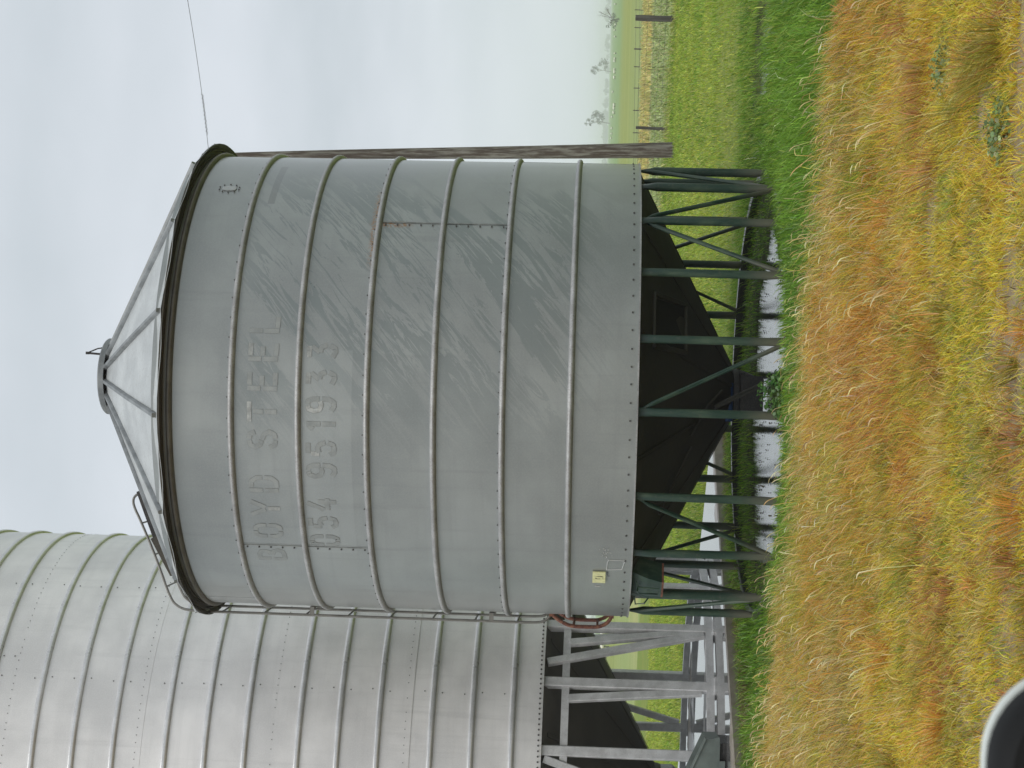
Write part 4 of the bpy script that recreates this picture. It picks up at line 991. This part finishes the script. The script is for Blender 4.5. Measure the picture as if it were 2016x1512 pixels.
def far_at(iy, Y): d = wire_pt(1190, iy, Y); return (d.x, Y, 0)
tree('gum_tree', far_at(141, 900), 11.6, .12, [(.0, .93, .10, 60), (-.06, .80, .10, 50), (.13, .86, .12, 70), (.20, .74, .10, 50), (.10, .66, .07, 35), (.34, .58, .10, 50), (.46, .42, .20, 140), (.22, .28, .10, 50), (.45, .26, .15, 80)], 'tall thin gum tree on the horizon with tufted crown leaning right', 0)
tree('gum_tree', far_at(243, 800), 12.6, .14, [(-.02, .95, .07, 35), (.12, .86, .08, 35), (-.03, .78, .08, 40), (.06, .70, .07, 30), (.28, .64, .15, 110), (.38, .56, .14, 90), (.14, .50, .09, 50), (.32, .40, .13, 80), (.02, .44, .08, 40), (.2, .3, .1, 40)], 'spreading gum tree on the horizon nearest the power pole', 0)
P = []
for k in range(430):
    x_ = rng.uniform(-850, 1600); y_ = rng.uniform(2600, 2750); hh = rng.uniform(4.5, 12.5) * (.7 + .6 * vn(x_ / 90, 0.5, 71)); n = 46
    d = rng.normal(0, 1, (n, 3)); d /= np.linalg.norm(d, axis=1, keepdims=True)
    cen = np.array([x_, y_, hh * .5]) + d * np.array([hh * .85, hh * .6, hh * .5]) * (rng.random(n) ** .4)[:, None]; cen[:, 2] = np.abs(cen[:, 2])
    nrm = rng.normal(0, 1, (n, 3)); nrm /= np.linalg.norm(nrm, axis=1, keepdims=True)
    P.append(leaf_quads(cen, nrm, hh * .20 * rng.uniform(.7, 1.3, n), pick(np.ones((n, 2)), [(.15, .165, .14), (.19, .20, .17)])))
o = color_mesh('tree_line', *join(P), M_leafc)

M_wool = mat('cream_wool', (.80, .77, .66), .9)[0]; M_face = mat('dark_face', (.10, .085, .07), .8)[0]
def sphere(mb, c, r, nu=10, nv=7):
    vs = []; fs = []
    for i_ in range(nv + 1):
        ph = PI * i_ / nv
        for j_ in range(nu): th = 2 * PI * j_ / nu; vs.append((c[0] + r[0] * math.sin(ph) * math.cos(th), c[1] + r[1] * math.sin(ph) * math.sin(th), c[2] + r[2] * math.cos(ph)))
    for i_ in range(nv):
        for j_ in range(nu): a = i_ * nu + j_; b = i_ * nu + (j_ + 1) % nu; fs.append((a, b, b + nu, a + nu))
    mb.add(vs, fs)
def sheep_proto(loc):
    e = empty('sheep', loc)
    mb = MB(); P = [(-.50, 0, .60), (-.46, 0, .64), (-.3, 0, .66), (0, 0, .63), (.28, 0, .65), (.42, 0, .68), (.52, 0, .62), (.62, 0, .50)]
    rs = [.06, .17, .24, .25, .24, .19, .13, .09]; mb.tube(P, rs, 12)
    mb.build('fleece', M_wool, e)
    mb = MB(); mb.tube([(.58, 0, .52), (.68, 0, .40), (.76, 0, .26), (.78, 0, .20)], [.075, .085, .065, .04], 8); mb.tube([(.62, .06, .50), (.60, .16, .48)], [.03, .012], 5); mb.tube([(.62, -.06, .50), (.60, -.16, .48)], [.03, .012], 5)
    mb.build('head', M_face, e)
    for sx, sy in ((-.34, -.12), (-.34, .12), (.30, -.12), (.30, .12)):
        mb = MB(); k = -1 if sx < 0 else 1
        mb.tube([(sx, sy, .50), (sx - .03 * (k < 0), sy, .32), (sx + .03 * (k < 0), sy, .28), (sx, sy, .10), (sx, sy, .0)], [.07, .035, .035, .025, .03], 6); mb.build('leg', M_face, e)
    return e
pr0 = gp(1199, 1250); pr0.z = 0
sh = sheep_proto((pr0.x, pr0.y, 0)); sh.rotation_euler = (0, 0, R_(6)); sh.scale = (1.05, 1.05, 1.05)
tag(sh, 'cream sheep grazing, right one of the pair seen between the galvanised legs', 'sheep', 'sheep grazing in the paddock')
def copy_sheep(loc, rz, label, sc_=0):
    r = sh.copy(); COL.objects.link(r); r.location = loc; r.rotation_euler = (0, 0, rz); r['label'] = label
    if sc_: r.scale = (sc_,) * 3
    for ch in list(sh.children): c = ch.copy(); COL.objects.link(c); c.parent = r
    return r
q = gp(1199, 1280); copy_sheep((q.x, q.y, 0), R_(176), 'cream sheep, left one of the pair seen between the galvanised legs')
for (ix, iy) in ((1212.6, 8), (1214, 48), (1211.7, 59), (1212.6, 72), (1212.6, 105), (1212.6, 115), (1212, 120), (1212, 136), (1212, 141), (1211.4, 152), (1207.5, 181), (1211.4, 206), (1211, 212), (1210.5, 221), (1206, 230), (1205.5, 252), (1205, 263), (1204, 272)):
    q = gp(ix + 1.5, iy); copy_sheep((q.x, q.y, 0), PI / 2 + random.uniform(-.9, .9), 'tiny pale sheep in the distant flock right of the power pole', .7)

# ------------------------------------------------------------------ the car's door mirror in the lower left corner
cm = empty('car', (-.34, .76, 1.32)); tag(cm, 'black car door mirror with pale rim in the near lower left corner', 'car')
M_plast = mat('black_plastic', (.006, .006, .006), .6, 0, .25)[0]; M_paint = mat('pale_car_paint', (.62, .66, .63), .18)[0]
M_glass = mat('mirror_glass', (.6, .6, .6), .02, 1.0)[0]
def rr(w_, h, c, n=10):
    P = []
    for (sx, sz, a0) in ((1, 1, 0), (-1, 1, 90), (-1, -1, 180), (1, -1, 270)):
        for k in range(n + 1): a = R_(a0 + 90 * k / n); P.append((sx * (w_ / 2 - c) + c * math.cos(a), sz * (h / 2 - c) + c * math.sin(a)))
    return P
def loft(mb, rings):
    n = len(rings[0]); vs = [p for r in rings for p in r]
    fs = [(i_ * n + k, i_ * n + (k + 1) % n, (i_ + 1) * n + (k + 1) % n, (i_ + 1) * n + k) for i_ in range(len(rings) - 1) for k in range(n)]
    mb.add(vs, fs + [tuple(range(n)), tuple(range((len(rings) - 1) * n, len(rings) * n))[::-1]])
MW, MH, MC = .25, .17, .042
mc = Vector((-.1235 - MW / 2 + .34, 0, 1.4195 - MH / 2 - 1.32))
yw = Matrix.Rotation(R_(0), 3, 'Z')
def mring(w_, h, c, y, dz=0): return [Vector((x, y, z + dz)) + mc for x, z in rr(w_, h, c)]
mb = MB(); loft(mb, [mring(MW, MH, MC, .0), mring(MW + .002, MH + .002, MC, .003), mring(MW * .96, MH * .94, MC * .95, .012), mring(MW * .88, MH * .84, MC * .9, .03), mring(MW * .72, MH * .62, MC * .7, .07), mring(MW * .45, MH * .35, MC * .4, .095)]); mb.build('mirror_housing', M_paint, cm)
mb = MB(); loft(mb, [mring(MW - .002, MH - .002, MC, .003), mring(MW - .002, MH - .002, MC, -.006), mring(MW - .006, MH - .006, MC - .002, -.013), mring(MW - .016, MH - .016, MC - .006, -.020), mring(MW - .03, MH - .03, MC - .012, -.021)]); mb.build('mirror_bezel', M_plast, cm)
mb = MB(); loft(mb, [mring(MW - .045, MH - .045, MC - .016, -.0225), mring(MW - .045, MH - .045, MC - .016, -.0235)]); mb.build('mirror_glass', M_glass, cm)
mb = MB(); mb.tube([mc + Vector((-.09, .03, -.07)), mc + Vector((-.17, .0, -.10)), mc + Vector((-.25, -.1, -.13))], [.03, .028, .035], 12); mb.build('mirror_arm', M_plast, cm)
mb = MB(); mb.box((-.20, -.34, -.55), (1.25, .07, .72)); mb.box((-.55, -.34, -.12), (.4, .06, .2)); mb.build('door_panel', M_paint, cm)

# ------------------------------------------------------------------ haze
mb = MB(); mb.box((0, 1550, 7.3), (6000, 3400, 16.8)); hz = mb.build('haze', [], smooth=False); hz['kind'] = 'stuff'
hm = bpy.data.materials.new('wet_air'); hm.use_nodes = True; t = hm.node_tree; t.nodes.clear()
o_ = nd(t, 'ShaderNodeOutputMaterial'); pv = nd(t, 'ShaderNodeVolumePrincipled'); pv.inputs['Color'].default_value = (.98, .99, 1.0, 1); pv.inputs['Density'].default_value = .0006; pv.inputs['Anisotropy'].default_value = .1
t.links.new(pv.outputs[0], o_.inputs['Volume']); hz.data.materials.append(hm)
